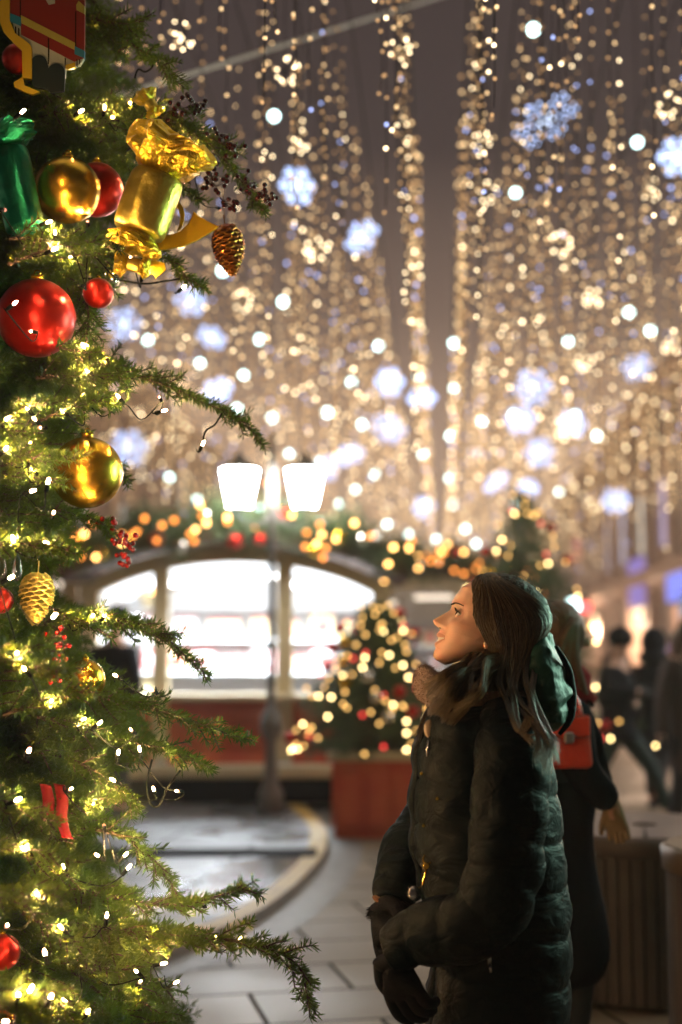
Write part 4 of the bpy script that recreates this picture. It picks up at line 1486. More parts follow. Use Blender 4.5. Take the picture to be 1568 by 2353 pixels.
# boughs with a clear outline in the picture: (x, y, depth) along each
HERO = [
    ([(150, 60, 3.3), (250, 70, 3.2), (330, 120, 3.15), (375, 150, 3.12), (402, 192, 3.1)], .17, .05),
    ([(120, 30, 3.25), (220, 45, 3.12), (290, 55, 3.1), (332, 48, 3.1)], .14, .05),
    ([(-20, 270, 3.3), (150, 262, 3.2), (300, 262, 3.12), (420, 285, 3.1), (520, 370, 3.1), (575, 445, 3.1), (612, 495, 3.1)], .16, .045),
    ([(200, 250, 3.2), (330, 265, 3.15), (450, 310, 3.15), (545, 348, 3.15)], .13, .05),
    ([(280, 330, 3.2), (380, 390, 3.15), (430, 440, 3.1), (455, 465, 3.1)], .12, .05),
    ([(-20, 560, 3.25), (120, 570, 3.15), (260, 590, 3.1), (370, 590, 3.08), (430, 635, 3.08), (476, 668, 3.08)], .12, .04),
    ([(60, 600, 3.1), (160, 640, 3.05), (200, 700, 3.02), (200, 770, 3.0), (188, 800, 3.0)], .10, .05),
    ([(-20, 840, 3.3), (130, 850, 3.22), (260, 852, 3.2), (380, 885, 3.2), (480, 930, 3.2), (560, 975, 3.2), (608, 1024, 3.2)], .15, .03),
    ([(120, 830, 3.2), (200, 825, 3.15), (290, 845, 3.15)], .10, .03),
    ([(60, 1060, 3.3), (180, 1075, 3.2), (270, 1085, 3.25), (298, 1112, 3.25)], .10, .04),
    ([(-20, 1160, 3.2), (120, 1170, 3.1), (210, 1190, 3.1), (258, 1230, 3.1)], .14, .05),
    ([(-20, 1400, 3.25), (150, 1420, 3.15), (280, 1440, 3.12), (370, 1460, 3.12), (430, 1510, 3.12), (482, 1555, 3.12)], .16, .04),
    ([(0, 1590, 3.2), (200, 1600, 3.1), (340, 1625, 3.05), (450, 1660, 3.05), (530, 1690, 3.05), (578, 1705, 3.05)], .18, .035),
    ([(60, 1640, 3.1), (220, 1690, 3.0), (350, 1715, 3.0), (420, 1735, 3.0), (480, 1765, 3.0)], .15, .05),
    ([(0, 1720, 3.05), (150, 1740, 2.95), (260, 1800, 2.92), (318, 1860, 2.9)], .15, .05),
    ([(180, 1900, 3.0), (280, 1920, 2.95), (350, 1975, 2.95), (405, 2050, 2.95), (425, 2085, 2.95)], .13, .03),
    ([(200, 2050, 2.9), (380, 2080, 2.85), (480, 2065, 2.85), (560, 2045, 2.85), (606, 2062, 2.85)], .10, .04),
    ([(200, 2130, 2.85), (400, 2150, 2.78), (530, 2160, 2.75), (620, 2180, 2.75), (690, 2225, 2.75), (716, 2310, 2.75)], .17, .05),
]
for i, (pp, w0, w1) in enumerate(HERO):
    pp = [(pp[0][0] - 170, pp[0][1] - 25, pp[0][2] + .42)] + pp
    path = smooth_path([at(*q) - FO for q in pp], 28)
    me = branch_mesh('branch', path, lambda s_, a=w0, b=w1: b + (a - b) * min(1.0, 1.25 * (1 - s_)) ** .9, 300 + i, sp=.0016, nl=.023, twig_step=.019, hang=.22)
    link('branch', me, fir)

# ------------------------------------------------------------------ bulbs on black wire
def filament(name, core, rim, sc, sr):
    m = glow(name, core, sc, True)
    t = m.node_tree; e = next(n for n in t.nodes if n.type == 'EMISSION')
    lw = t.nodes.new('ShaderNodeLayerWeight'); lw.inputs[0].default_value = .5
    r = t.nodes.new('ShaderNodeValToRGB'); r.color_ramp.elements[0].position = .12; r.color_ramp.elements[1].position = .30
    r.color_ramp.elements[0].color = (sc, sc, sc, 1); r.color_ramp.elements[1].color = (sr, sr, sr, 1)
    c = t.nodes.new('ShaderNodeValToRGB'); c.color_ramp.elements[0].position = .12; c.color_ramp.elements[1].position = .28
    c.color_ramp.elements[0].color = (*core, 1); c.color_ramp.elements[1].color = (*rim, 1)
    t.links.new(lw.outputs['Facing'], r.inputs[0]); t.links.new(lw.outputs['Facing'], c.inputs[0])
    t.links.new(r.outputs[0], e.inputs[1]); t.links.new(c.outputs[0], e.inputs[0])
    return m


M['fir_bulb'] = filament('fir_bulb_warm', (1.0, .60, .26), (1.0, .36, .22), 2700.0, 1.6)
BUL = [(48, 260), (182, 258), (240, 252), (305, 240), (372, 252), (478, 315), (437, 345), (263, 272), (408, 430), (425, 418), (505, 480), (107, 512), (128, 540), (120, 575), (212, 567), (300, 595), (202, 512), (8, 482), (190, 657), (165, 592),
       (420, 662), (328, 632), (75, 762), (195, 800), (247, 825), (172, 862), (204, 855), (196, 918), (150, 950), (368, 915), (372, 945), (275, 915), (465, 1023), (66, 942), (83, 966), (97, 983), (12, 965), (10, 1035), (68, 1020),
       (68, 1058), (80, 1085), (70, 1130), (122, 1182), (110, 1112), (32, 1245), (98, 1250), (120, 1420), (35, 1505), (152, 1420), (238, 1418), (210, 1420), (353, 1588), (118, 1615), (270, 1555), (65, 1730), (187, 1655), (304, 1680), (225, 1665),
       (265, 1795), (35, 1840), (160, 1815), (322, 1727), (272, 1735), (355, 1818), (411, 1818), (210, 1850), (293, 1997), (150, 1997), (285, 1968), (228, 1968), (460, 2080), (295, 2132), (345, 2150), (145, 2135), (548, 2160), (490, 2155),
       (640, 2195), (105, 2195), (180, 2215), (245, 2110), (370, 2215), (317, 2235), (320, 2258), (42, 2290), (115, 2295), (155, 2300), (68, 2280), (22, 2348), (60, 1955), (235, 62), (290, 62), (30, 700), (20, 1330), (60, 1540), (240, 1900),
       (90, 2060), (200, 2330), (400, 2260), (15, 2130)]


def surf_Y(px, py, out=.02):
    Y = 3.2
    for _ in range(4):
        p = _at0(px, py, Y)
        rr = cone_r(p.z) + out
        dx = p.x - TX
        Y = TY - math.sqrt(max(rr * rr - dx * dx, 0.0)) if abs(dx) < rr else 3.56
        Y = min(Y, 3.56)
    return Y


bm_ = MB(); bm_.sphere((0, 0, .006), .0038, 8, 6, scale=(1, 1, 2.2))
bulb_o = bm_.build('bulb', M['fir_bulb'], None, True)
sock_o = MB().lathe([(.0034, -.018), (.0046, -.014), (.0046, -.002), (.003, .0)], seg=6).build('socket', M['wire'], fix=False)
TIERS = [(-1, 800, 'upper warm bulbs on black wire wound round the big fir near the foil ornaments'), (800, 1700, 'middle warm bulbs on black wire wound round the big fir near the gold ball'), (1700, 9999, 'lowest warm bulbs on black wire wound round the bottom of the big fir')]
SPR = []
for k in range(4):
    L = .10 + .02 * k
    SPR.append(branch_mesh('sprig', smooth_path([(-.05, 0, 0), (L * .5, 0, .004), (L, 0, -.012)], 8), lambda s_: .035 + .045 * (1 - s_), 900 + k, sp=.0014, nl=.022, twig_step=.018))
rs = random.Random(77)
n_spr = 0
ORN_KEEP = [(155, 437, 100), (84, 731, 125), (200, 1086, 120), (88, 1370, 85), (196, 1562, 70), (128, 1860, 70), (345, 450, 110), (226, 674, 60), (40, 430, 90), (90, 60, 120)]
for y0, y1, lab in TIERS:
    root = empty('light_string', FO, lab, 'light string')
    pts = []
    for (x, y) in sorted([b for b in BUL if y0 <= b[1] < y1], key=lambda b: (int(b[1] / 110), b[0] if int(b[1] / 110) % 2 else -b[0])):
        p = _at0(x, y, surf_Y(x, y) - .01 + (rs.choice((0, .02, .05, .08, .11)) if x > 130 else -rs.uniform(.12, .36))) - FO
        o = link('bulb', bulb_o.data, root, p)
        o.rotation_euler = (rs.uniform(-1.2, 1.2), rs.uniform(-1.3, 1.3), rs.uniform(0, 6))
        s_ = link('socket', sock_o.data, o)
        if n_spr < 98 and p.x < .60 and (x > 130 or rs.random() < .7) and all(math.hypot(x - ox, y - oy) > od for ox, oy, od in ORN_KEEP):
            n_spr += 1
            q_ = link('sprig', SPR[n_spr % 4], fir)
            ax_ = Vector((.8, rs.uniform(-.7, .3), rs.uniform(-.5, .3))).normalized()
            q_.rotation_euler = Vector((1, 0, 0)).rotation_difference(ax_).to_euler()
            q_.location = p + Vector((-.035, .020, -.004)) - ax_ * .02
        pts.append(p + o.rotation_euler.to_matrix() @ Vector((0, 0, -.02)))
    run = [pts[0]]
    runs = []
    for q in pts[1:]:
        if (q - run[-1]).length < .17:
            run += [(q + run[-1]) / 2 + Vector((rs.uniform(-.02, .01), .05, -.25 * (q - run[-1]).length)), q]
        else:
            runs.append(run); run = [q]
    runs.append(run)
    for run in runs:
        e_ = run[-1]
        run = [run[0] + Vector((-.012, .05, .015)), run[0] + Vector((-.006, .025, .004))] + run + [e_ + Vector((-.01, .04, .01))]
        MB().tube(smooth_path(run, len(run) * 5), .0016, 4).build('wire', M['wire'], root, fix=False)
bpy.data.objects.remove(bulb_o); bpy.data.objects.remove(sock_o)
# loose wire loop hanging below a bough, and one at the right edge
def loose(pts, lab):
    o = MB().tube(smooth_path([at(*p) for p in pts], 40), .0026, 5).build('loose_wire', M['wire'], fix=False)
    tag(o, lab, 'wire')
loose([(350, 1745, 2.98), (338, 1800, 2.97), (345, 1845, 2.96), (365, 1852, 2.96), (385, 1812, 2.96), (415, 1770, 2.97)], 'loose black wire loop hanging under the lower fir bough')
loose([(190, 640, 3.08), (260, 642, 3.08), (330, 652, 3.07), (385, 645, 3.07), (420, 640, 3.08)], 'black wire stretched along the fir bough with the horn ornament')
loose([(345, 120, 3.14), (352, 150, 3.12), (335, 165, 3.11), (318, 160, 3.11), (310, 180, 3.11)], 'black wire curl hanging at the top fir bough')
loose([(510, 950, 3.16), (495, 975, 3.15), (474, 990, 3.15), (467, 1014, 3.15)], 'short black wire carrying a bulb under the tip of the long bare bough')
loose([(85, 640, 2.92), (88, 700, 2.86), (84, 740, 2.85), (76, 758, 2.85)], 'black wire running down over the big red ball')

# ------------------------------------------------------------------ ornaments
def orn(px, py, rpx, Y, m_, label, group=None):
    return bauble(at(px, py, Y), rpx / F * (Y + DY), m_, label, 'bauble', group, True, 40)


orn(155, 437, 78, 2.93, M['gold'], 'large shiny gold ball hanging beside the gold foil cracker')
orn(222, 436, 64, 3.05, M['redball'], 'red ball half hidden behind the upper gold ball')
orn(84, 731, 92, 2.92, M['redball'], 'largest red ball with a wire running across it')
orn(200, 1086, 83, 2.96, M['gold'], 'large gold ball below the long bare bough')
orn(226, 674, 36, 3.02, M['redball'], 'small red ball right of the largest red ball')
orn(248, 640, 28, 3.10, M['silver'], 'small pearly ball above the small red ball')
orn(196, 1562, 46, 2.98, M['gold'], 'small gold ball half sunk in the lower needles')
orn(40, 136, 36, 3.0, M['redball'], 'red ball partly hidden behind the painted soldier')
orn(6, 2188, 40, 2.62, M['redball'], 'blurred red ball low at the left edge')
orn(2, 1380, 30, 2.85, M['redball'], 'red ball at the left edge beside the yellow cone')
orn(4, 2348, 34, 2.6, mat('copper_bauble', (.8, .25, .03), .25, .9), 'copper coloured ball at the bottom left corner')
M['clear'] = mat('clear_glass_drop', (.9, .92, .9), .05, 0, trans=.9)
for (x, y) in ((40, 1302), (4, 1300)):
    o = MB().lathe([(.002, .03), (.008, .015), (.012, -.01), (.010, -.025), (.002, -.034)], seg=16).build('glass_drop', M['clear'], None, True, loc=at(x, y, 2.86))
    tag(o, 'clear glass drop above the yellow cone' if x > 10 else 'clear glass drop at the very left edge', 'ornament')


def foil(base, axis, r0, ln, m_end, m_body, label, seed, puff=(.6, .55), turn=0):
    """foil cracker: wrapped cylinder with crumpled ends; base = lower end, axis towards the upper end"""
    axis = Vector(axis).normalized()
    rot = Vector((0, 0, 1)).rotation_difference(axis).to_matrix()
    root = empty('foil_cracker', base, label, 'ornament')
    rs_ = random.Random(seed)
    g_ = MB(); prof = []
    n = 26; seg = 40
    vs = []
    for i in range(n + 1):
        z = ln * i / n
        e_ = min(i, n - i) / n
        for k in range(seg):
            a = 2 * PI * k / seg
            rr = r0 * (1 - .10 * math.exp(-e_ * 18)) * (1 + .018 * math.sin(a * 3 + seed) + .012 * math.sin(a * 7 + z * 30) + .02 * math.exp(-e_ * 10) * math.sin(a * 11 + seed))
            vs.append(rot @ Vector((rr * math.cos(a), rr * math.sin(a), z)))
    fs = [(i * seg + k, i * seg + (k + 1) % seg, (i + 1) * seg + (k + 1) % seg, (i + 1) * seg + k) for i in range(n) for k in range(seg)]
    fs += [tuple(reversed(range(seg))), tuple(range(n * seg, (n + 1) * seg))]
    g_.add(vs, fs); g_.build('body', m_body, root, True)
    for end in (0, 1):
        pf = puff[end]
        if pf <= 0: continue
        g_ = MB(); vs = []
        n2, seg2 = 14, 30
        for i in range(n2 + 1):
            s_ = i / n2
            # neck then flare
            rr = r0 * (.42 + (1.15 * pf) * math.sin(min(1, s_ * 1.25) * PI * .55) ** .8 - (.55 * pf if s_ > .85 else 0) * (s_ - .85) / .15)
            zz = r0 * 1.7 * pf * s_
            for k in range(seg2):
                a = 2 * PI * k / seg2
                nz = mnoise.noise(Vector((math.cos(a) * 2.6 + seed, math.sin(a) * 2.6, s_ * 3))) * .34 + .12 * math.sin(a * 6 + s_ * 5 + seed) + rs_.uniform(-.07, .07)
                r2 = rr * (1 + nz * min(1, s_ * 2))
                z2 = zz * (1 + .25 * mnoise.noise(Vector((math.cos(a) * 2, math.sin(a) * 2 + seed, s_ * 2))))
                v = Vector((r2 * math.cos(a), r2 * math.sin(a), (ln + z2 - .004) if end else -z2 + .004))
                vs.append(rot @ v)
        fs = [(i * seg2 + k, i * seg2 + (k + 1) % seg2, (i + 1) * seg2 + (k + 1) % seg2, (i + 1) * seg2 + k) for i in range(n2) for k in range(seg2)]
        c = len(vs); vs.append(rot @ Vector((0, 0, (ln + r0 * .9 * pf) if end else -r0 * .9 * pf)))
        fs += [(n2 * seg2 + k, n2 * seg2 + (k + 1) % seg2, c) for k in range(seg2)]
        g_.add(vs, fs); g_.build('crumpled_end', m_end, root, False)
    return root


M['foil_gold'] = mat('gold_foil', (.86, .68, .12), .36, 1.0, bump=(22, .35, 3))
M['foil_gold_c'] = mat('gold_foil_crumpled', (.84, .60, .05), .34, 1.0, bump=(60, .5, 2))
M['foil_green'] = mat('green_foil', (.02, .30, .16), .34, 1.0, bump=(22, .4, 3))
b0 = at(318, 535, 2.95); b1 = at(366, 405, 2.95)
foil(b0, b1 - b0, .066, (b1 - b0).length, M['foil_gold_c'], M['foil_gold'], 'gold foil cracker with a crumpled top under the dark berries', 3, (.45, .95))
b0 = at(58, 528, 2.85); b1 = at(22, 345, 2.85)
foil(b0, b1 - b0, .046, (b1 - b0).length, M['foil_green'], M['foil_green'], 'green foil cracker at the left edge beside the gold ball', 5, (.2, .85))
b0 = at(352, 250, 3.0); b1 = at(338, 228, 3.0)
foil(b0, b1 - b0, .016, .02, M['foil_gold_c'], M['foil_gold'], 'small crumpled gold foil bow beside the topmost dark berries', 8, (.8, 1.3))
b0 = at(322, 612, 2.98); b1 = at(290, 606, 2.98)
foil(b0, b1 - b0, .017, .03, M['foil_gold_c'], M['foil_gold'], 'small crumpled gold foil bow under the horn ornament', 9, (.9, 1.2))

# flat yellow horn
M['yellow_card'] = mat('yellow_painted_board', (.80, .52, .015), .42, var=(9, (.72, .46, .01), .25))


def c6(x, y):
    return (219.5 + .28 * x, 188.2 + .28 * y)


def flat_poly(g_, pts, Y, thick, mi=0, cv=c6, tilt=0.0):
    ol = [cv(*p) for p in pts]
    cx = sum(p[0] for p in ol) / len(ol)
    g_.prism(ol, thick, lambda a, b, d: at(a, b, Y) + Vector((0, d + tilt * (a - cx), 0)), mi)


g = MB()
flat_poly(g, [(330, 1270), (480, 1280), (560, 1265), (640, 1252), (700, 1228), (760, 1170), (795, 1105), (805, 1065), (860, 1110), (930, 1150), (1012, 1190), (940, 1240), (820, 1310), (720, 1350), (600, 1375), (480, 1385), (370, 1352)], 3.02, .008)
arc = [(625, 955), (665, 985), (705, 1040), (718, 1100), (712, 1160), (690, 1215)]
for a, b in zip(arc[:-1], arc[1:]):
    pass
ol = [(x + 16, y - 10) for x, y in arc] + [(x - 20, y + 12) for x, y in reversed(arc)]
flat_poly(g, ol, 3.021, .007)
flat_poly(g, [(340, 1500), (480, 1465), (570, 1490), (580, 1545), (500, 1608), (462, 1570), (400, 1620), (350, 1565)], 3.022, .008)
tag(g.build('horn_ornament', M['yellow_card']), 'flat yellow painted hunting horn hanging behind the gold foil cracker', 'ornament')

# flat painted soldier
M['p_red'] = mat('soldier_red', (.22, .02, .012), .5, bump=(120, .05)); M['p_white'] = mat('soldier_white', (.40, .45, .37), .5); M['p_green'] = mat('soldier_black_boot', (.008, .02, .02), .5)
M['p_yel'] = mat('soldier_yellow', (.50, .36, .012), .5); M['p_ochre'] = mat('soldier_ochre', (.42, .38, .07), .5); M['p_blue'] = mat('soldier_blue', (.02, .19, .30), .5)
SOL = [M['p_red'], M['p_white'], M['p_green'], M['p_yel'], M['p_ochre'], M['p_blue'], M['wire']]
cs = lambda x, y: (.28 * x, .28 * y)
SY = 2.84
root = empty('painted_soldier', at(100, 60, SY), 'flat painted toy soldier in a red coat hanging at the top left corner', 'ornament')


def spart(name, polys, layer, mi):
    g_ = MB()
    for p in polys:
        flat_poly(g_, p, SY - .002 * layer, .010, 0, cs)
    o = g_.build(name, SOL[mi], None)
    o.parent = root
    o.matrix_parent_inverse = Matrix.Translation(root.location).inverted()


spart('trousers', [[(110, 190), (180, 215), (300, 300), (620, 470), (695, 488), (660, 540), (545, 575), (540, 640), (265, 560), (262, 400), (200, 330), (130, 280)]], 0, 1)
spart('coat', [[(85, -260), (700, -260), (700, 120), (696, 480), (615, 512), (400, 402), (178, 292), (175, 200), (85, 110)]], 1, 0)
circ = lambda cx, cy, r, a0, a1: [(cx + r * math.cos(R(a)), cy + r * math.sin(R(a))) for a in range(a0, a1, 15)]
spart('boot', [circ(325, 525, 66, 180, 350) + [(400, 545), (395, 740), (280, 715), (262, 660)], ], 2, 2)
spart('boot', [circ(465, 600, 72, 190, 362) + [(537, 640), (530, 750), (420, 765), (396, 745)]], 3, 2)
spart('staff', [[(5, -260), (85, -260), (84, 172), (130, 280), (250, 368), (266, 400), (266, 655), (190, 642), (185, 420), (110, 350), (35, 270), (5, 190)], [(190, 640), (120, 680), (124, 722), (268, 782), (332, 762), (205, 705)]], 4, 3)
spart('belt', [[(175, 130), (620, 358), (616, 415), (180, 196)]], 2, 4)
spart('cuff', [[(85, 115), (180, 150), (178, 220), (88, 180)]], 2, 5)
spart('cuff', [[(618, 385), (699, 425), (697, 483), (616, 450)]], 2, 5)
spart('collar', [[(365, -20), (455, -20), (455, 34), (405, 46)]], 2, 1)
spart('shoulder_board', [[(650, 15), (699, 58), (699, 122), (632, 88), (630, 48)]], 2, 4)
spart('sword_hilt', [[(540, 540), (620, 518), (622, 556), (546, 576)]], 2, 3)
for seam_ in ([(398, 320), (406, 322), (406, 530), (398, 528)], [(622, 100), (628, 100), (626, 380), (620, 380)], [(128, 222), (134, 224), (134, 275), (128, 272)], [(154, 235), (160, 237), (160, 300), (154, 297)], [(632, 490), (638, 492), (638, 545), (632, 543)], [(654, 492), (660, 494), (660, 530), (654, 528)],
                     [(536, 478), (541, 480), (541, 560), (536, 558)], [(168, -260), (174, -260), (174, 150), (168, 148)]):
    spart('seam', [seam_], 3, 6)


def pine_cone(c, ln, r0, m_, label, seed, tiltx=0.0, n=120):
    rs_ = random.Random(seed)
    g_ = MB()
    rot0 = Matrix.Rotation(tiltx, 3, 'Y')
    prof = lambda s_: r0 * (math.sin(PI * (.12 + .86 * s_) ** .75) ** .7)
    g_.lathe([(prof(s_) * .72 + .001, -ln * s_) for s_ in np.linspace(0.0, 1, 14)], (0, 0, 0), 14)
    for i in range(n):
        s_ = (i + .5) / n
        a = i * 2.39996
        rr = prof(s_)
        rot = Matrix.Rotation(a, 3, 'Z')
        w_ = .0105 * (rr / r0) ** .6 + .003
        h_ = .013
        pts = [(rr * .6, -w_ * .6, 0), (rr * .6, w_ * .6, 0), (rr * 1.0, w_, -h_ * .6), (rr * 1.13, w_ * .4, -h_ * .95), (rr * 1.13, -w_ * .4, -h_ * .95), (rr * 1.0, -w_, -h_ * .6)]
        top = [rot @ Vector(p) + Vector((0, 0, -ln * s_ + .004)) for p in pts]
        bot = [rot @ Vector((p[0] * .97, p[1], p[2] - .003)) + Vector((0, 0, -ln * s_ + .004)) for p in pts]
        fs = [tuple(range(6)), tuple(reversed(range(6, 12)))] + [(k, k + 6, (k + 1) % 6 + 6, (k + 1) % 6) for k in range(6)]
        g_.add(top + bot, fs)
    g_.tube([(0, 0, 0), (0, 0, .03)], .0015, 4)
    g_.v = [tuple(rot0 @ Vector(v)) for v in g_.v]
    o = g_.build('pine_cone', m_, None, False, loc=c)
    tag(o, label, 'pine cone')
    th = MB(); th.tube([(0, 0, .02), (-.01, 0, .10)], .0007, 3); th.build('thread', M['gold'], o)
    return o


M['cone_copper'] = mat('copper_cone', (.80, .36, .06), .28, .85, var=(18, (.35, .06, .02), .15))
M['cone_yellow'] = mat('yellow_gilt_cone', (.85, .66, .15), .35, .6)
pine_cone(at(518, 520, 3.12), .122, .038, M['cone_copper'], 'copper coloured pine cone hanging free beside the horn ornament', 1, R(-9))
pine_cone(at(88, 1318, 2.9), .112, .038, M['cone_yellow'], 'yellow gilded pine cone at the left edge', 2, R(3))


def berries(stem, n, r, m_, label, seed, sp):
    rs_ = random.Random(seed)
    P = smooth_path([at(*p) for p in stem], 20)
    root = empty('berry_spray', P[0], label, 'berries')
    w_ = MB(); w_.tube([p - P[0] for p in P], .0016, 4)
    bs = []
    for i in range(n):
        q = P[rs_.randrange(2, 20)]
        e_ = q + Vector((rs_.gauss(0, sp), rs_.gauss(0, sp), rs_.gauss(0, sp)))
        w_.tube([q - P[0], e_ - P[0]], .0009, 3); bs.append(e_ - P[0])
    w_.build('stem', M['bark'], root, fix=False)
    b_ = MB().sphere((0, 0, 0), r, 12, 8).build('berry', m_, None, True)
    for e_ in bs:
        link('berry', b_.data, root, e_)
    bpy.data.objects.remove(b_)


M['berry_red'] = mat('red_berry', (.34, .012, .012), .15, coat=.5)
M['berry_dark'] = mat('burgundy_berry', (.055, .006, .010), .12, coat=.5)
berries([(230, 1190, 3.1), (258, 1200, 3.08), (272, 1235, 3.07), (300, 1248, 3.07)], 20, .0068, M['berry_red'], 'red berry spray right of the lower large gold ball', 1, .013)
berries([(262, 1235, 3.08), (280, 1250, 3.07), (286, 1270, 3.07), (292, 1290, 3.07)], 14, .0066, M['berry_red'], 'red berry spray hanging lowest under the large gold ball', 2, .010)
berries([(135, 1440, 2.9), (145, 1480, 2.88), (132, 1530, 2.87), (128, 1548, 2.87)], 26, .0060, M['berry_red'], 'red berry spray above the small sunken gold ball', 3, .014)
berries([(385, 262, 3.08), (420, 250, 3.05), (445, 240, 3.05), (468, 238, 3.05)], 26, .0068, M['berry_dark'], 'dark burgundy berry spray topmost beside the gold foil bow', 4, .013)
berries([(480, 315, 3.05), (510, 330, 3.04), (535, 345, 3.04), (548, 358, 3.04)], 20, .0066, M['berry_dark'], 'dark burgundy berry spray second from the top near the bough tip', 5, .012)
berries([(478, 355, 3.04), (475, 385, 3.03), (480, 410, 3.03), (500, 430, 3.03)], 26, .0068, M['berry_dark'], 'dark burgundy berry spray beside the gold foil cracker', 6, .015)
berries([(550, 410, 3.05), (575, 432, 3.05), (600, 448, 3.05), (622, 462, 3.05)], 36, .0060, M['berry_dark'], 'dark burgundy berry spray at the very tip of the upper bough', 7, .013)
berries([(505, 455, 3.05), (520, 465, 3.04), (540, 475, 3.04)], 14, .0064, M['berry_dark'], 'small dark burgundy berry spray lowest under the upper bough', 8, .010)

# red ribbon
g = MB()
for (xs, dx) in (((100, 105, 112, 118), 0), ((132, 138, 142, 150), 1)):
    path = [(xs[0] + 5, 1800), (xs[0] + 12, 1840), (xs[0] + 10, 1880), (xs[1] + 18, 1925 if dx else 1885)]
    P = smooth_path([at(x, y, 2.80 - .01 * dx) for x, y in path], 14)
    hw_ = .013
    a = [p + Vector((-hw_, .003 * math.sin(i * .7), 0)) for i, p in enumerate(P)]; b = [p + Vector((hw_, -.004 * math.cos(i * .6), -.003)) for i, p in enumerate(P)]
    n_ = len(P)
    g.add(a + b, [(i, i + 1, n_ + i + 1, n_ + i) for i in range(n_ - 1)])
o = g.build('ribbon', mat('dark_red_satin', (.20, .006, .006), .35), None, True)
so_ = o.modifiers.new('solid', 'SOLIDIFY'); so_.thickness = .0015
tag(o, 'red satin ribbon tied low on the fir', 'ribbon')
def at(px, py, Y):
    return _at0(px, py, Y)


# ================================================================== the woman
WY = 3.2


def W(px, py, dy=0.0):
    p = at(px, py, WY)
    return Vector((p.x, WY + dy, p.z))


def skin_material():
    m = mat('skin', (0.84, 0.54, 0.40), .42, spec=.4, var=(24, (.76, .43, .30), .3), sub=(.25, .012), bump=(220, .04))
    return m


M['skin'] = skin_material()
M['lip'] = mat('lip', (.56, .27, .20), .4)
M['tooth'] = mat('tooth', (.66, .60, .52), .3)
M['hair_dark'] = mat('brown_hair_base', (.012, .008, .005), .6, bump=(90, .5, 3, (1, 1, .08)))
M['eye_w'] = mat('eye_white', (.72, .68, .64), .15)
M['iris'] = mat('iris_brown', (.05, .025, .012), .08)
M['lash'] = mat('lash_dark', (.008, .006, .005), .6)
PXM = (W(1000, 1500) - W(999, 1500)).length * .26       # metres per face-crop pixel
TAU = R(20)
fu = Vector((-math.cos(TAU), 0, math.sin(TAU))); fv = Vector((math.sin(TAU), 0, math.cos(TAU)))
HO = W(928.26 + .26 * 700, 1292.0 + .26 * 560)


def H(u, y, v):
    return HO + fu * (u * PXM) + fv * (v * PXM) + Vector((0, y * PXM, 0))


MID = [(466, -22), (440, 60), (400, 140), (324, 235), (263, 287), (172, 318), (110, 325), (66, 316), (32, 320), (-5, 348), (-58, 393), (-92, 424), (-108, 427), (-121, 421), (-140, 404), (-150, 372), (-158, 352), (-170, 344), (-182, 347), (-207, 360), (-222, 354),
       (-234, 337), (-260, 333), (-272, 338), (-287, 351), (-311, 345), (-330, 326), (-360, 331), (-396, 330), (-420, 313), (-432, 272), (-440, 210)]
BASE = [(466, -22), (440, 60), (400, 140), (324, 235), (263, 285), (172, 306), (110, 306), (66, 296), (0, 296), (-58, 300), (-120, 303), (-180, 306), (-234, 307), (-290, 306), (-340, 305), (-396, 303), (-420, 290), (-432, 250), (-440, 205)]
BACK = [(466, -40), (440, -150), (400, -240), (324, -330), (200, -390), (60, -395), (-80, -330), (-160, -180), (-206, -115), (-274, -36), (-330, 40), (-396, 130), (-432, 185), (-440, 195)]
WID = [(466, 20), (440, 130), (400, 195), (324, 250), (200, 284), (60, 286), (-60, 272), (-150, 254), (-240, 222), (-320, 170), (-396, 105), (-425, 70), (-440, 20)]
SIG = [(466, 300), (172, 260), (110, 150), (66, 42), (0, 40), (-60, 46), (-100, 48), (-145, 56), (-160, 45), (-182, 60), (-207, 88), (-234, 95), (-290, 90), (-330, 100), (-396, 85), (-440, 80)]


def tabv(tab, v):
    a = sorted(tab)
    return float(np.interp(v, [p[0] for p in a], [p[1] for p in a]))


def gz(d, s_):
    return math.exp(-(d / s_) ** 2)


def face_pt(v, ph):
    uf, ub, w_ = tabv(BASE, v), tabv(BACK, v), tabv(WID, v)
    uc = ub + (uf - ub) * .48
    c, s_ = math.cos(ph), math.sin(ph)
    n = 2.35
    k = (abs(c) ** n + abs(s_) ** n) ** (-1 / n)
    c, s_ = c * k, s_ * k
    y = w_ * s_
    u = uc + ((uf - uc) if c > 0 else (uc - ub)) * c
    if c > 0:
        fr = min(1, c * 1.6)
        u += (tabv(MID, v) - uf) * gz(y, tabv(SIG, v)) * fr
        ay = abs(y)
        u -= 34 * gz(ay - 122, 62) * gz(v - 22, 46) * fr
        u += 10 * gz(ay - 120, 90) * gz(v - 92, 28) * fr
        u += 30 * gz(ay - 150, 75) * gz(v + 92, 58) * fr
        u -= 16 * gz(ay - 108, 30) * gz(v + 224, 22) * fr
        u -= 12 * gz(ay - 92, 26) * gz(v + 178, 50) * fr
        u += 14 * gz(ay - 62, 22) * gz(v + 128, 24) * fr
        y += math.copysign(1, s_) * (12 * gz(ay - 210, 90) * gz(v + 80, 70))
    return u, y, v


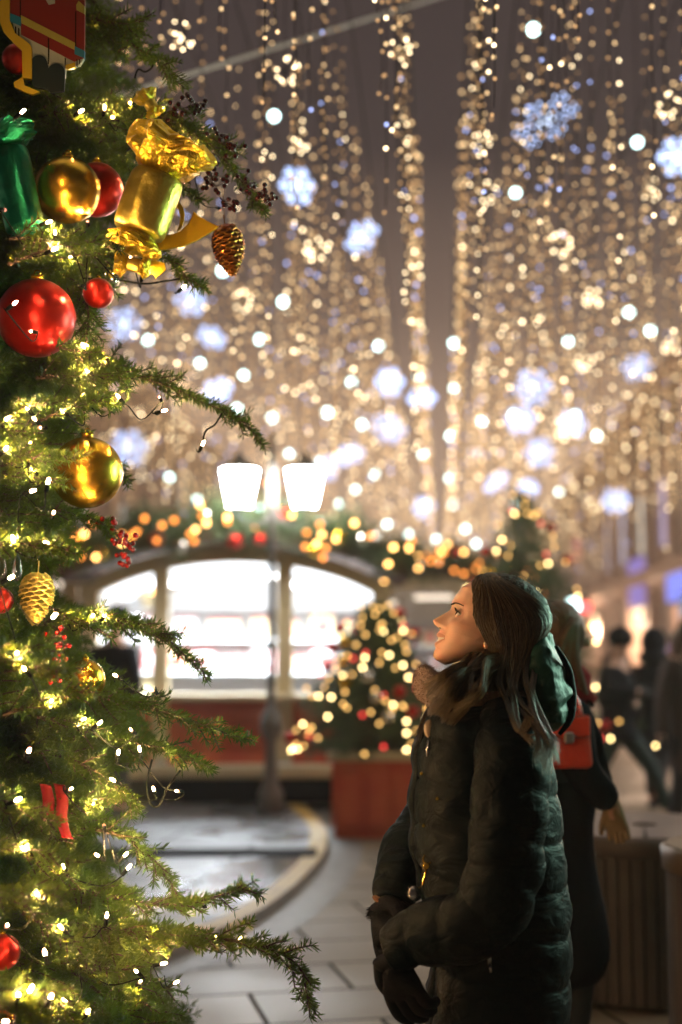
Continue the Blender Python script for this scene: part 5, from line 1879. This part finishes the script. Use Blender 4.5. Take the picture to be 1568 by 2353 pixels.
person_root_v = []; 
hb = MB()
vl = np.concatenate([np.linspace(466, 150, 34), np.linspace(144, -340, 150), np.linspace(-344, -440, 26)])
NP = 144
idx0 = []
phs = []
for k in range(NP):
    q = k / NP * 2 * PI - PI
    phs.append(q - .45 * math.sin(q))        # denser at the face side
uv = []
vs = []
for v in vl:
    for ph in phs:
        u, y, v2 = face_pt(v, ph)
        uv.append((u, y, v2)); vs.append(H(u, y, v2))
fs = []; ms = []
nl_ = len(vl)
for i in range(nl_ - 1):
    for k in range(NP):
        k2 = (k + 1) % NP
        f = (i * NP + k, i * NP + k2, (i + 1) * NP + k2, (i + 1) * NP + k)
        u, y, v = [sum(uv[q][j] for q in f) / 4 for j in range(3)]
        mi = 0
        ay = abs(y)
        if u > 200:
            lw = 104 - abs(v + 245) * .06
            if ay < lw:
                up_edge = -190 - 8 * gz(ay, 16) - (ay / 104) ** 2 * 14
                lo_edge = -322 + (ay / 104) ** 2 * 84
                open_t = -234 + (ay / 104) ** 2 * 18; open_b = -268 + (ay / 104) ** 2 * 46
                if lo_edge < v < up_edge: mi = 1
                if open_b < v < open_t and ay < 92: mi = 2
        fs.append(f); ms.append(mi)
fs.append(tuple(range(NP))); ms.append(0)
fs.append(tuple(reversed(range((nl_ - 1) * NP, nl_ * NP)))); ms.append(0)
for f, m_ in zip(fs, ms):
    hb.f.append(f); hb.m.append(m_)
hb.v = [tuple(p) for p in vs]
# neck, shoulders and trunk run on as one tube, then the legs and arms
nk = [W(1128, 1495, 0), W(1130, 1540, 0), W(1132, 1580, 0), W(1134, 1615, 0), W(1136, 1645, 0), W(1140, 1700, 0), W(1142, 1800, 0), W(1140, 1950, 0), W(1145, 2100, 0), W(1148, 2250, 0)]
nr = [.046, .048, .052, .065, .085, .10, .10, .10, .10, .10]
hb.tube(smooth_path(nk, 30), list(np.interp(np.linspace(0, 9, 30), range(10), nr)), 20, 0, sx=1.25)
for s_ in (-1, 1):
    hb.tube(smooth_path([W(1148, 2230, s_ * .09), W(1140, 2620, s_ * .095), W(1150, 2930, s_ * .10)], 14), list(np.linspace(.07, .045, 14)), 12, 0)
body = hb.build('person', [M['skin'], M['lip'], M['tooth']], None, True)
tag(body, 'person with long brown hair in a dark green puffer coat smiling up at the lights', 'person')


def child(mb, name, m_, smooth=True, fix=True):
    o = mb.build(name, m_, body, smooth, fix=fix)
    return o


# eyes
for s_ in (-1, 1):
    ec = (222, s_ * 122, 14)
    g_ = MB(); g_.sphere(H(*ec), 50 * PXM, 20, 14)
    child(g_, 'eye', M['eye_w'])
    gd = (fu * .97 + fv * .22 + Vector((0, s_ * .12, 0))).normalized()
    g_ = MB(); rot = Vector((0, 0, 1)).rotation_difference(gd).to_matrix()
    g_.lathe([(.0005, 51.5 * PXM), (13 * PXM, 50.5 * PXM), (24 * PXM, 46.5 * PXM), (25 * PXM, 44 * PXM)], H(*ec), 18, 0, rot)
    child(g_, 'iris', M['iris'])
    # lids: sphere bands hinged at the eye corners
    for (a0, a1, rr) in ((R(28), R(100), 54), (R(-95), R(-22), 53.5)):
        g_ = MB(); vv = []
        na, nb = 8, 14
        for i in range(na + 1):
            a = a0 + (a1 - a0) * i / na
            for j in range(nb + 1):
                b2 = -PI / 2 + PI * j / nb
                d = (fu * math.cos(a) + fv * math.sin(a)) * math.cos(b2) + Vector((0, 1, 0)) * math.sin(b2)
                vv.append(H(*ec) + d * rr * PXM)
        g_.add(vv, [(i * (nb + 1) + j, i * (nb + 1) + j + 1, (i + 1) * (nb + 1) + j + 1, (i + 1) * (nb + 1) + j) for i in range(na) for j in range(nb)])
        child(g_, 'eyelid', M['skin'])
    g_ = MB()
    for j in range(22):
        b2 = -PI * .42 + PI * .84 * j / 21
        a = R(24)
        d = (fu * math.cos(a) + fv * math.sin(a)) * math.cos(b2) + Vector((0, 1, 0)) * math.sin(b2)
        p0 = H(*ec) + d * 54 * PXM
        g_.tube([p0 - d * .002, p0 + d * .003 + fu * .001, p0 + d * .005 + fu * .002 + fv * .004], [.0009, .0007, .0003], 4)
    child(g_, 'eyelash', M['lash'])
    # brow
    g_ = MB(); pts = []
    for j in range(16):
        q = j / 15
        v = 84 + 22 * math.sin(q * 2.2) - 8 * q
        ytar = 50 + 150 * q
        best = min((abs(face_pt(v, ph)[1] - s_ * ytar), ph) for ph in np.linspace(-1.45, 1.45, 180))
        u, y, v2 = face_pt(v, best[1])
        pts.append(H(u + 3, y, v2))
    g_.tube(pts, [.0022 * (1 - .55 * j / 15) for j in range(16)], 6, sx=1.0)
    child(g_, 'eyebrow', mat('eyebrow', (.035, .02, .012), .7))
    # ear
    g_ = MB(); g_.sphere(H(-75, s_ * 268, -70), 70 * PXM, 14, 10, scale=(.62, .28, 1.15), rot=Matrix.Rotation(TAU, 3, 'Y')); g_.sphere(H(-62, s_ * 258, -160), 34 * PXM, 10, 8, scale=(.8, .5, 1.1))
    child(g_, 'ear', M['skin'])
# nostril shade
for s_ in (-1, 1):
    g_ = MB(); g_.sphere(H(350, s_ * 34, -150), 9 * PXM, 8, 6, scale=(1.2, .8, .6)); child(g_, 'nostril', M['lash'])

# ------------------------------------------------------------------ hair
HT = [(1316, 1118, 1150, .012), (1319, 1104, 1168, .030), (1326, 1092, 1188, .052), (1338, 1082, 1208, .068), (1352, 1077, 1228, .078), (1380, 1074, 1254, .087), (1417, 1074, 1265, .092), (1440, 1080, 1263, .093), (1465, 1096, 1252, .093),
      (1490, 1112, 1240, .091), (1520, 1088, 1228, .092), (1560, 1066, 1212, .098), (1610, 1058, 1204, .112), (1650, 1066, 1202, .122), (1690, 1100, 1200, .125)]
HY = [h[0] for h in HT]


def hair_lv(py):
    return (float(np.interp(py, HY, [h[1] for h in HT])), float(np.interp(py, HY, [h[2] for h in HT])), float(np.interp(py, HY, [h[3] for h in HT])))


def hair_pt(py, s_, side=-1, off=0.0, n=3.2):
    xf, xb, w_ = hair_lv(py)
    c = 2 * s_ - 1
    y = w_ * max(0.0, 1 - abs(c) ** n) ** (1 / n)
    return W(xf + (xb - xf) * s_, py, side * (y + off))


g_ = MB(); vv = []
lv = list(np.linspace(1316, 1345, 10)) + list(np.linspace(1350, 1690, 50))
ns = 40
for py in lv:
    ss = [.5 - .5 * math.cos(PI * k / ns) for k in range(ns + 1)]
    ring = [hair_pt(py, s_, -1) for s_ in ss] + [hair_pt(py, s_, 1) for s_ in reversed(ss[1:-1])]
    vv += ring
nr_ = 2 * ns
g_.add(vv, [(i * nr_ + k, i * nr_ + (k + 1) % nr_, (i + 1) * nr_ + (k + 1) % nr_, (i + 1) * nr_ + k) for i in range(len(lv) - 1) for k in range(nr_)] + [tuple(range(nr_)), tuple(reversed(range((len(lv) - 1) * nr_, len(lv) * nr_)))])
hair = child(g_, 'hair', M['hair_dark'])


def hair_strand_mat(ca=(.014, .009, .005), cb=(.115, .070, .030)):
    m = mat('brown_hair_strands', (.055, .033, .016), .34, spec=.6)
    t = m.node_tree; b = t.nodes['Principled BSDF']
    gi = t.nodes.new('ShaderNodeNewGeometry'); r = t.nodes.new('ShaderNodeValToRGB')
    r.color_ramp.elements[0].color = (*ca, 1); r.color_ramp.elements[1].color = (*cb, 1)
    t.links.new(gi.outputs['Random Per Island'], r.inputs[0]); t.links.new(r.outputs[0], b.inputs['Base Color'])
    return m


M['strand'] = hair_strand_mat()
rs = random.Random(8)
sm = MB()


def strand(pts, r0=.0010, n=3):
    m = len(pts)
    sm.tube(pts, [r0 * (1 - .75 * (i / (m - 1)) ** 3) for i in range(m)], n, 0, caps=False)


for i in range(2100):
    side = -1 if i < 1800 else 1
    s0 = rs.random() ** .9
    y0 = 1316 + rs.random() ** 2 * 16
    y1 = rs.uniform(1600, 1700) if s0 > .15 else rs.uniform(1520, 1640)
    f1, f2 = rs.uniform(-.05, .05), rs.uniform(.010, .032)
    ph = rs.random() * 6
    off = rs.uniform(.0005, .006)
    pts = []
    for py in np.linspace(y0, y1, 22):
        q = (py - y0) / (y1 - y0)
        sw = max(0.0, 1 - q / .38) ** 1.6
        s_ = min(.995, max(.005, s0 + (.10 + .30 * s0 - s0) * sw + f1 * q + f2 * math.sin(q * 7 + ph)))
        pts.append(hair_pt(py, s_, side, off + .003 * math.sin(q * 5 + ph)))
    strand(pts, rs.uniform(.0004, .0012))
# locks falling over the back shoulder
for i in range(330):
    a = rs.random()
    x0 = 1122 + 78 * a
    lock = int(a * 6)
    dyk = -.19 - .03 * rs.random() - .015 * math.sin(lock * 2.1)
    yend = [1650, 1690, 1735, 1748, 1725, 1700][min(lock, 5)] + rs.uniform(-28, 6)
    xe = [1168, 1180, 1196, 1206, 1222, 1236][min(lock, 5)] + rs.uniform(-9, 9)
    bw = math.sin(lock * 1.7) * 14
    pts = smooth_path([hair_pt(1425, min(.97, .22 + .75 * a), -1, .004), hair_pt(1490, min(.95, .22 + .72 * a), -1, .006 + .006 * rs.random()), W(x0 + 6 + bw * .3, 1565, -.125 - .02 * rs.random()), W(x0 + 8 + bw * .6, 1610, dyk), W((x0 + xe) / 2 + 12 - bw, 1665, dyk - .09), W(xe, yend, dyk - .125 + rs.uniform(-.01, .01))], 26)
    wv_ = 5 * PXM / .26; pts = [p + Vector((wv_ * math.sin(k * .55 + lock * 1.9) * min(1, k / 10), 0, 0)) for k, p in enumerate(pts)]
    strand(pts, rs.uniform(.0008, .0016))
sm_cap = sm
sm = MB()
# hair drawn forward over the collar
NCL = 15
clump = [(rs.uniform(-15, 15), rs.uniform(-12, 12), rs.uniform(-15, 15), rs.uniform(-22, 30), rs.uniform(-.016, .016), rs.random()) for _ in range(NCL)]
for i in range(1250):
    a = rs.random()
    c = clump[min(NCL - 1, int(a * NCL))]
    j = lambda q=4: rs.uniform(-q, q)
    x0, y0 = 1152 - 78 * c[5] ** 1.3 + j(), 1498 + 26 * rs.random()
    ex, ey = 968 + 54 * a + c[2] * .5 + j(5), 1592 + 44 * a ** .7 + c[3] + j(9)
    dq = -.10 - .115 * a ** .6 - .012 * rs.random() + c[4]
    P1 = (x0 + (ex - x0) * .3 + c[0] * .5 + j(), y0 + (ey - y0) * (.16 + .10 * a) + c[1] + j())
    P2 = (x0 + (ex - x0) * .66 + c[2] + j(), y0 + (ey - y0) * (.50 + .12 * a) - c[1] + j())
    pts = smooth_path([W(x0, y0, -.090), W(P1[0], P1[1], -.105 + (dq + .09) * .55), W(P2[0], P2[1], dq - .035), W(ex, ey, dq + .01 + rs.uniform(-.008, .008))], 18)
    strand(pts, rs.uniform(.0005, .0011))
for i in range(110):                                # lighter strands paint warm light along the hairline edge
    s0 = rs.random() ** 2 * .05
    y0, y1 = 1326 + 12 * rs.random(), rs.uniform(1400, 1500)
    f = rs.uniform(-.012, .012); off = rs.uniform(.001, .006)
    strand([hair_pt(py, min(.9, max(.004, s0 + f * math.sin(k * .6))), -1, off) for k, py in enumerate(np.linspace(y0, y1, 14))], rs.uniform(.0004, .0008))
lit_lock_m = hair_strand_mat((.035, .023, .010), (.19, .125, .052)); child(sm, 'hair_lock', lit_lock_m, fix=False)  # paler copy of the strand colour stands in for warm light on the lock
sm = sm_cap
# wisps flying off in front
for i in range(46):
    pts = smooth_path([W(985 + rs.uniform(-6, 8), 1625, -.04), W(968 + rs.uniform(-6, 6), 1660, -.05), W(955 + rs.uniform(-7, 9), 1700 + rs.uniform(-22, 14), -.05)], 10)
    strand(pts, .0007)
for i in range(220):
    s_ = rs.random()
    p = hair_pt(1320 + 100 * rs.random() ** 2, s_ if rs.random() < .4 else rs.uniform(.93, 1), -1, .002)
    q = p + Vector((rs.uniform(.004, .026), 0, rs.uniform(-.012, .012)))
    strand(smooth_path([p, (p + q) / 2 + Vector((0, 0, .006)), q], 7), .0004)
so = child(sm, 'hair_strands', M['strand'], fix=False)

# ------------------------------------------------------------------ coat
def coat_mat():
    m = mat('dark_green_puffer', (.0013, .0050, .0070), .58, spec=.08)
    t = m.node_tree; b = t.nodes['Principled BSDF']
    tcn = t.nodes.new('ShaderNodeTexCoord')
    mp = t.nodes.new('ShaderNodeMapping'); mp.inputs['Scale'].default_value = (1, 1, 1.8)
    n1 = t.nodes.new('ShaderNodeTexNoise'); n1.inputs['Scale'].default_value = 14; n1.inputs['Detail'].default_value = 5; n1.inputs['Distortion'].default_value = 1.2
    n2 = t.nodes.new('ShaderNodeTexNoise'); n2.inputs['Scale'].default_value = 500
    t.links.new(tcn.outputs['Object'], mp.inputs[0]); t.links.new(mp.outputs[0], n1.inputs['Vector']); t.links.new(tcn.outputs['Object'], n2.inputs['Vector'])
    b1 = t.nodes.new('ShaderNodeBump'); b1.inputs['Strength'].default_value = .55; b1.inputs['Distance'].default_value = .02
    b2 = t.nodes.new('ShaderNodeBump'); b2.inputs['Strength'].default_value = .15; b2.inputs['Distance'].default_value = .002
    t.links.new(n1.outputs['Fac'], b1.inputs['Height']); t.links.new(n2.outputs['Fac'], b2.inputs['Height'])
    t.links.new(b1.outputs[0], b2.inputs['Normal']); t.links.new(b2.outputs[0], b.inputs['Normal'])
    return m


M['coat'] = coat_mat()
M['hoodm'] = mat('green_hood_fabric', (.011, .060, .043), .5, spec=.2, bump=(26, .5, 4, (1, 1, .5)))
CT = [(1605, 1010, 1222, .10), (1625, 985, 1236, .165), (1650, 972, 1243, .20), (1690, 963, 1250, .215), (1740, 953, 1262, .22), (1790, 948, 1274, .222), (1860, 945, 1285, .225), (1950, 948, 1292, .225), (2020, 962, 1301, .225), (2090, 982, 1306, .23), (2200, 996, 1306, .235),
      (2300, 988, 1302, .24), (2420, 984, 1304, .25), (2520, 984, 1306, .255), (2600, 988, 1304, .255)]


def puff(zz, pitch, amp):
    return amp * (abs(math.sin(PI * zz / pitch)) ** .38 - 1)


g_ = MB(); vv = []
lv = list(np.linspace(1605, 1660, 16)) + list(np.linspace(1664, 2600, 190))
NS = 88
CY = [c[0] for c in CT]
for py in lv:
    xf, xb, w_ = [float(np.interp(py, CY, [c[j] for c in CT])) for j in (1, 2, 3)]
    A, B = W(xf, py), W(xb, py)
    cx = (A.x + B.x) / 2; hx = (B.x - A.x) / 2; z = A.z
    for k in range(NS):
        a = 2 * PI * k / NS
        c, s_ = math.cos(a), math.sin(a)
        n = 2.5
        kk = (abs(c) ** n + abs(s_) ** n) ** (-1 / n)
        x, y = cx + hx * c * kk, w_ * s_ * kk
        dirv = Vector((c, s_, 0))
        zz = z + .10 * (x - cx) + .012 * mnoise.noise(Vector((x * 5, y * 5, z * 2)))
        d = puff(zz, .098, .010) + .004 * mnoise.noise(Vector((x * 16, y * 16, z * 22))) + .003 * mnoise.noise(Vector((x * 45, y * 45, z * 30)))
        vv.append(Vector((x, WY + y, z)) + dirv * d)
g_.add(vv, [(i * NS + k, i * NS + (k + 1) % NS, (i + 1) * NS + (k + 1) % NS, (i + 1) * NS + k) for i in range(len(lv) - 1) for k in range(NS)] + [tuple(range(NS)), tuple(reversed(range((len(lv) - 1) * NS, len(lv) * NS)))])
coat = child(g_, 'coat', M['coat'])


def sleeve(path, rads, name, pitch, n=70, amp=.0085, ph=0.0):
    P = smooth_path(path, n)
    rr = list(np.interp(np.linspace(0, len(rads) - 1, n), range(len(rads)), rads))
    g2 = MB(); seg = 40; s_ = 0; vv = []
    a0 = Vector((0, -1, 0))
    for i, p in enumerate(P):
        t = (P[min(i + 1, n - 1)] - P[max(i - 1, 0)]).normalized()
        if i: s_ += (p - P[i - 1]).length
        a = (a0 - t * a0.dot(t)).normalized(); b = t.cross(a)
        for k in range(seg):
            th = 2 * PI * k / seg
            d = a * math.cos(th) + b * math.sin(th)
            zz = s_ + ph + .02 * math.sin(th) + .02 * mnoise.noise(p * 7 + d)
            r2 = rr[i] + puff(zz, pitch, amp) + .004 * mnoise.noise((p + d * .06) * 18) + .003 * mnoise.noise((p + d * .06) * 45)
            vv.append(p + d * r2)
    g2.add(vv, [(i * seg + k, i * seg + (k + 1) % seg, (i + 1) * seg + (k + 1) % seg, (i + 1) * seg + k) for i in range(n - 1) for k in range(seg)] + [tuple(range(seg)), tuple(reversed(range((n - 1) * seg, n * seg)))])
    return child(g2, name, M['coat'])


sleeve([W(1150, 1640, -.13), W(1152, 1700, -.195), W(1144, 1790, -.235), W(1136, 1880, -.25), W(1126, 1970, -.255), W(1096, 2045, -.25), W(1040, 2085, -.225), W(965, 2108, -.185), W(898, 2148, -.15)], [.066, .081, .082, .081, .080, .079, .075, .067, .050], 'sleeve', .088, 110)
sleeve([W(1120, 1640, .13), W(1100, 1720, .21), W(1065, 1830, .25), W(1010, 1930, .22), W(950, 1985, .17), W(926, 2028, .10), W(904, 2066, .05)], [.075, .09, .09, .085, .072, .062, .052], 'sleeve', .085, 80)


# gloved hands: palm, four bent fingers of unequal length, thumb off the side of the palm
def hand(name, wrist, palm, across, nrm, scale, curl, m_, flip=1):
    """wrist, palm: points; across: knuckle direction; nrm: side towards which the fingers curl"""
    V = []; E = []; Rr = []
    d = (palm - wrist).normalized(); ac = (across - d * across.dot(d)).normalized(); nn = nrm - d * nrm.dot(d) - ac * nrm.dot(ac); nn.normalize()
    V.append(palm - d * .035 * scale); Rr.append((.036 * scale, .026 * scale))
    chain_add(V, E, Rr, 0, [wrist], [.030 * scale])
    chain_add(V, E, Rr, 0, [palm + d * .012 * scale], [(.040 * scale, .024 * scale)])
    kn = 2
    for f in range(4):
        o_ = ac * ((f - 1.5) * .0225 * scale)
        ln = (.078, .090, .086, .068)[f] * scale
        b0 = palm + d * .030 * scale + o_
        c1 = curl[f]
        p1 = b0 + (d * math.cos(c1 * .5) + nn * math.sin(c1 * .5)) * ln * .42
        p2 = p1 + (d * math.cos(c1 * 1.3) + nn * math.sin(c1 * 1.3)) * ln * .34
        p3 = p2 + (d * math.cos(c1 * 1.9) + nn * math.sin(c1 * 1.9)) * ln * .26
        chain_add(V, E, Rr, kn, [b0, p1, p2, p3], [.0135 * scale, .0125 * scale, .0115 * scale, .0095 * scale])
    tb = palm - d * .030 * scale - ac * (.036 * scale * flip)
    chain_add(V, E, Rr, 0, [tb, tb - ac * .018 * scale * flip + d * .030 * scale + nn * .012 * scale, tb - ac * .012 * scale * flip + d * .062 * scale + nn * .030 * scale], [.017 * scale, .0145 * scale, .0105 * scale])
    return skin_mesh(name, V, E, Rr, m_, body, 2)


M['glove'] = mat('black_wool_glove', (.006, .007, .010), .9, spec=.1, bump=(300, .4))
hand('glove', W(896, 2148, -.15), W(912, 2208, -.165), Vector((.75, -.6, .2)), Vector((.75, .55, 0)), 1.12, (.75, .85, .95, 1.05), M['glove'], 1)
hand('glove', W(898, 2072, .05), W(888, 2128, .01), Vector((.25, -1, .1)), Vector((1, -.1, 0)), 1.05, (.85, .95, 1.0, 1.1), M['glove'], -1)
# fur cuff of the far glove and its orange lining
fc = MB(); r_ = np.random.default_rng(4)
for i in range(500):
    a = r_.random() * 6.28; zq = r_.random()
    c = W(897, 2092 + 24 * zq, .045)
    d = Vector((math.cos(a), math.sin(a), 0))
    p0 = c + d * .040
    fc.tube([p0, p0 + d * .010 + Vector((r_.normal(0, .003), r_.normal(0, .003), -.004))], [.0011, .0004], 3, 0, caps=False)
fc.lathe([(.030, .022), (.043, .012), (.045, -.008), (.034, -.020)], W(897, 2103, .045), 18)
child(fc, 'glove_cuff', M['glove'], fix=False)
g_ = MB(); g_.lathe([(.040, -.003), (.044, .0), (.042, .004)], W(898, 2088, .045), 20, 0, Matrix.Rotation(R(24), 3, 'Y')); child(g_, 'cuff_lining', mat('orange_cuff_lining', (.15, .055, .015), .8))

# hood lying on the back
HD = [(1448, 1236, 1252, .03), (1456, 1222, 1258, .06), (1484, 1204, 1265, .10), (1531, 1188, 1292, .130), (1573, 1184, 1302, .140), (1600, 1187, 1305, .140), (1630, 1194, 1302, .134), (1655, 1206, 1295, .12), (1675, 1226, 1278, .085), (1684, 1242, 1262, .04)]
g_ = MB(); vv = []
lv = list(np.linspace(1448, 1684, 80)); NS = 64
for py in lv:
    xf, xb, w_ = [float(np.interp(py, [h[0] for h in HD], [h[j] for h in HD])) for j in (1, 2, 3)]
    A, B = W(xf, py), W(xb, py)
    cx = (A.x + B.x) / 2; hx = (B.x - A.x) / 2
    for k in range(NS):
        a = 2 * PI * k / NS
        c, s_ = math.cos(a), math.sin(a)
        p = Vector((cx + hx * c, WY - .01 + w_ * s_, A.z))
        q = p.x * 9 + p.z * 14
        d = .010 * mnoise.noise(Vector((p.x * 30 + p.z * 16, p.y * 12, p.z * 10))) + .006 * math.sin(q * 3 + 6 * mnoise.noise(p * 9)) + .004 * mnoise.noise(p * 60)
        vv.append(p + Vector((c, s_, 0)) * d)
g_.add(vv, [(i * NS + k, i * NS + (k + 1) % NS, (i + 1) * NS + (k + 1) % NS, (i + 1) * NS + k) for i in range(len(lv) - 1) for k in range(NS)] + [tuple(range(NS)), tuple(reversed(range((len(lv) - 1) * NS, len(lv) * NS)))])
child(g_, 'hood', M['hoodm'])
g_ = MB(); g_.tube(smooth_path([W(1262, 1484, -.10), W(1290, 1531, -.085), W(1302, 1575, -.06), W(1306, 1610, -.05), W(1300, 1650, -.06), W(1275, 1683, -.07)], 30), [.004 + .007 * math.sin(PI * i / 29) for i in range(30)], 8); child(g_, 'hood_rim', M['coat'])

# furry collar
def collar_pt(a, b):
    cx, cz = W(1092, 1582).x, W(1092, 1582).z
    ct = math.cos(a)
    x = cx + .112 * ct
    y = .118 * math.sin(a)
    z = cz + .012 * ct * -1 - .045 * math.sin(a) ** 2
    rv = .042
    d = Vector((math.cos(a) / 1.0, math.sin(a), 0)).normalized()
    return Vector((x, WY + y, z)) + d * (.026 * math.cos(b)) * (1 + .18 * math.sin(a * 5)) + Vector((0, 0, rv * math.sin(b))), d * math.cos(b) + Vector((0, 0, math.sin(b)))


g_ = MB(); NA, NB = 60, 20
g_.add([collar_pt(2 * PI * i / NA, 2 * PI * j / NB)[0] for i in range(NA) for j in range(NB)], [(i * NB + j, i * NB + (j + 1) % NB, ((i + 1) % NA) * NB + (j + 1) % NB, ((i + 1) % NA) * NB + j) for i in range(NA) for j in range(NB)])
M['fleece'] = mat('beige_fleece_collar', (.20, .14, .11), .9, spec=.1, sheen=.1, bump=(140, .6))
child(g_, 'collar', M['fleece'])
fz = MB()
for i in range(2600):
    a, b = r_.random() * 6.28, r_.random() * 6.28
    p, nn = collar_pt(a, b)
    t = Vector(r_.normal(0, .5, 3))
    fz.tube([p, p + (nn + t * .5) * .0045], [.0008, .0003], 3, 0, caps=False)
child(fz, 'collar_fuzz', M['fleece'], fix=False)

# placket, snaps, zips, key charm
M['brass'] = mat('brass', (.85, .60, .10), .22, 1.0)
M['zip'] = mat('steel_zip', (.6, .6, .6), .25, 1.0)
def front_x(py):
    return float(np.interp(py, CY, [c[1] for c in CT]))
g_ = MB()
n_ = 60
pl = []
for i in range(n_):
    py = 1650 + (2560 - 1650) * i / (n_ - 1)
    pl.append((py, front_x(py)))
vv = []
for py, x in pl:
    rip = .004 * math.sin(py * .35) + .003 * mnoise.noise(Vector((0, 0, py * .05)))
    for dy, dx in ((-.055, 14), (-.045, -3), (.02, -6), (.03, 14)):
        p = W(x + dx, py, dy); p.x -= rip if dx < 5 else 0
        vv.append(p)
g_.add(vv, [(i * 4 + k, i * 4 + (k + 1) % 4, i * 4 + 4 + (k + 1) % 4, i * 4 + 4 + k) for i in range(n_ - 1) for k in range(4)] + [(0, 1, 2, 3), tuple(reversed(range(4 * n_ - 4, 4 * n_)))])
child(g_, 'placket', M['coat'])


def on_coat(px, py, extra=.004):
    xf, xb, w_ = [float(np.interp(py, CY, [c[j] for c in CT])) for j in (1, 2, 3)]
    c = (px - (xf + xb) / 2) / ((xb - xf) / 2)
    return W(px, py, -w_ * max(0, 1 - abs(c) ** 2.5) ** .4 - extra)


for (x, y) in ((963, 1767), (993, 1816), (966, 1880)):
    g_ = MB(); g_.sphere(on_coat(x, y), .004, 10, 6, scale=(1, .6, 1)); child(g_, 'snap', M['brass'])
g_ = MB(); g_.sphere(W(981, 1669, -.10), .016, 12, 8, scale=(.8, .6, 1.25)); child(g_, 'toggle', mat('horn_toggle', (.35, .27, .18), .25))
g_ = MB(); g_.tube([on_coat(977, 1694, .006), on_coat(974, 1728, .006)], .003, 5); child(g_, 'zip_pull', M['zip'])
g_ = MB(); g_.tube(smooth_path([on_coat(1089, 2088, .006), on_coat(1094, 2120, .006), on_coat(1098, 2145, .008)], 10), .002, 5)
g_.box(on_coat(1099, 2150, .010), (.008, .006, .02)); g_.tube([on_coat(1100, 2160, .010), on_coat(1102, 2178, .012)], .0035, 5); child(g_, 'pocket_zip', M['zip'])
kc = empty('key_charm', W(970, 1948, -.14), 'gold chain with a round silver charm hanging at the front of the green coat', 'charm')
KO = W(970, 1948, -.14)
g_ = MB()
cp = smooth_path([W(985, 1942, -.14) - KO, W(984, 1956, -.145) - KO, W(972, 1966, -.15) - KO, W(968, 1985, -.155) - KO, W(962, 2006, -.16) - KO], 30)
for i, p in enumerate(cp):
    g_.sphere(p, .0026, 6, 4)
g_.tube(smooth_path([W(968, 1944, -.14) - KO, W(964, 1955, -.145) - KO, W(972, 1968, -.15) - KO], 8), .0022, 5)
g_.lathe([(.006, -.003), (.008, 0), (.006, .003)], W(970, 1966, -.152) - KO, 10, 0, Matrix.Rotation(PI / 2, 3, 'X')); g_.build('chain', M['brass'], kc)
g_ = MB(); g_.lathe([(.001, -.003), (.014, -.003), (.0155, 0), (.014, .003), (.001, .003)], W(944, 2020, -.19) - KO, 22, 0, Matrix.Rotation(R(70), 3, 'X') @ Matrix.Rotation(R(18), 3, 'Y')); g_.build('disc', M['zip'], kc, True)
g_ = MB(); g_.tube([W(962, 2006, -.16) - KO, W(952, 2012, -.18) - KO], .002, 5); g_.build('ring', M['zip'], kc)

# trousers and boots below the frame
for s_ in (-1, 1):
    V = []; E = []; Rr = []
    chain_add(V, E, Rr, None, [W(1148, 2350, s_ * .09), W(1142, 2600, s_ * .095), W(1148, 2800, s_ * .10)], [.095, .08, .065])
    skin_mesh('trouser_leg', V, E, Rr, M['trouser_black'], body)
    V = []; E = []; Rr = []
    zf = .045
    a = W(1150, 2760, s_ * .10)
    chain_add(V, E, Rr, None, [a, Vector((a.x, a.y, .12)), Vector((a.x - .04, a.y, .055)), Vector((a.x - .16, a.y, .045))], [.075, .062, .052, .042])
    skin_mesh('boot', V, E, Rr, M['shoe'], body)
# ================================================================== thin winter haze round the whole place
g = MB(); g.box((0, 65, 7.4), (110, 190, 16.8))
hm = bpy.data.materials.new('winter_haze'); hm.use_nodes = True
t = hm.node_tree; t.nodes.clear()
o_ = t.nodes.new('ShaderNodeOutputMaterial'); v_ = t.nodes.new('ShaderNodeVolumePrincipled')
v_.inputs['Color'].default_value = (.92, .86, .80, 1); v_.inputs['Density'].default_value = .0038
t.links.new(v_.outputs[0], o_.inputs['Volume'])
hz = g.build('haze', hm)
tag(hz, kind='stuff')
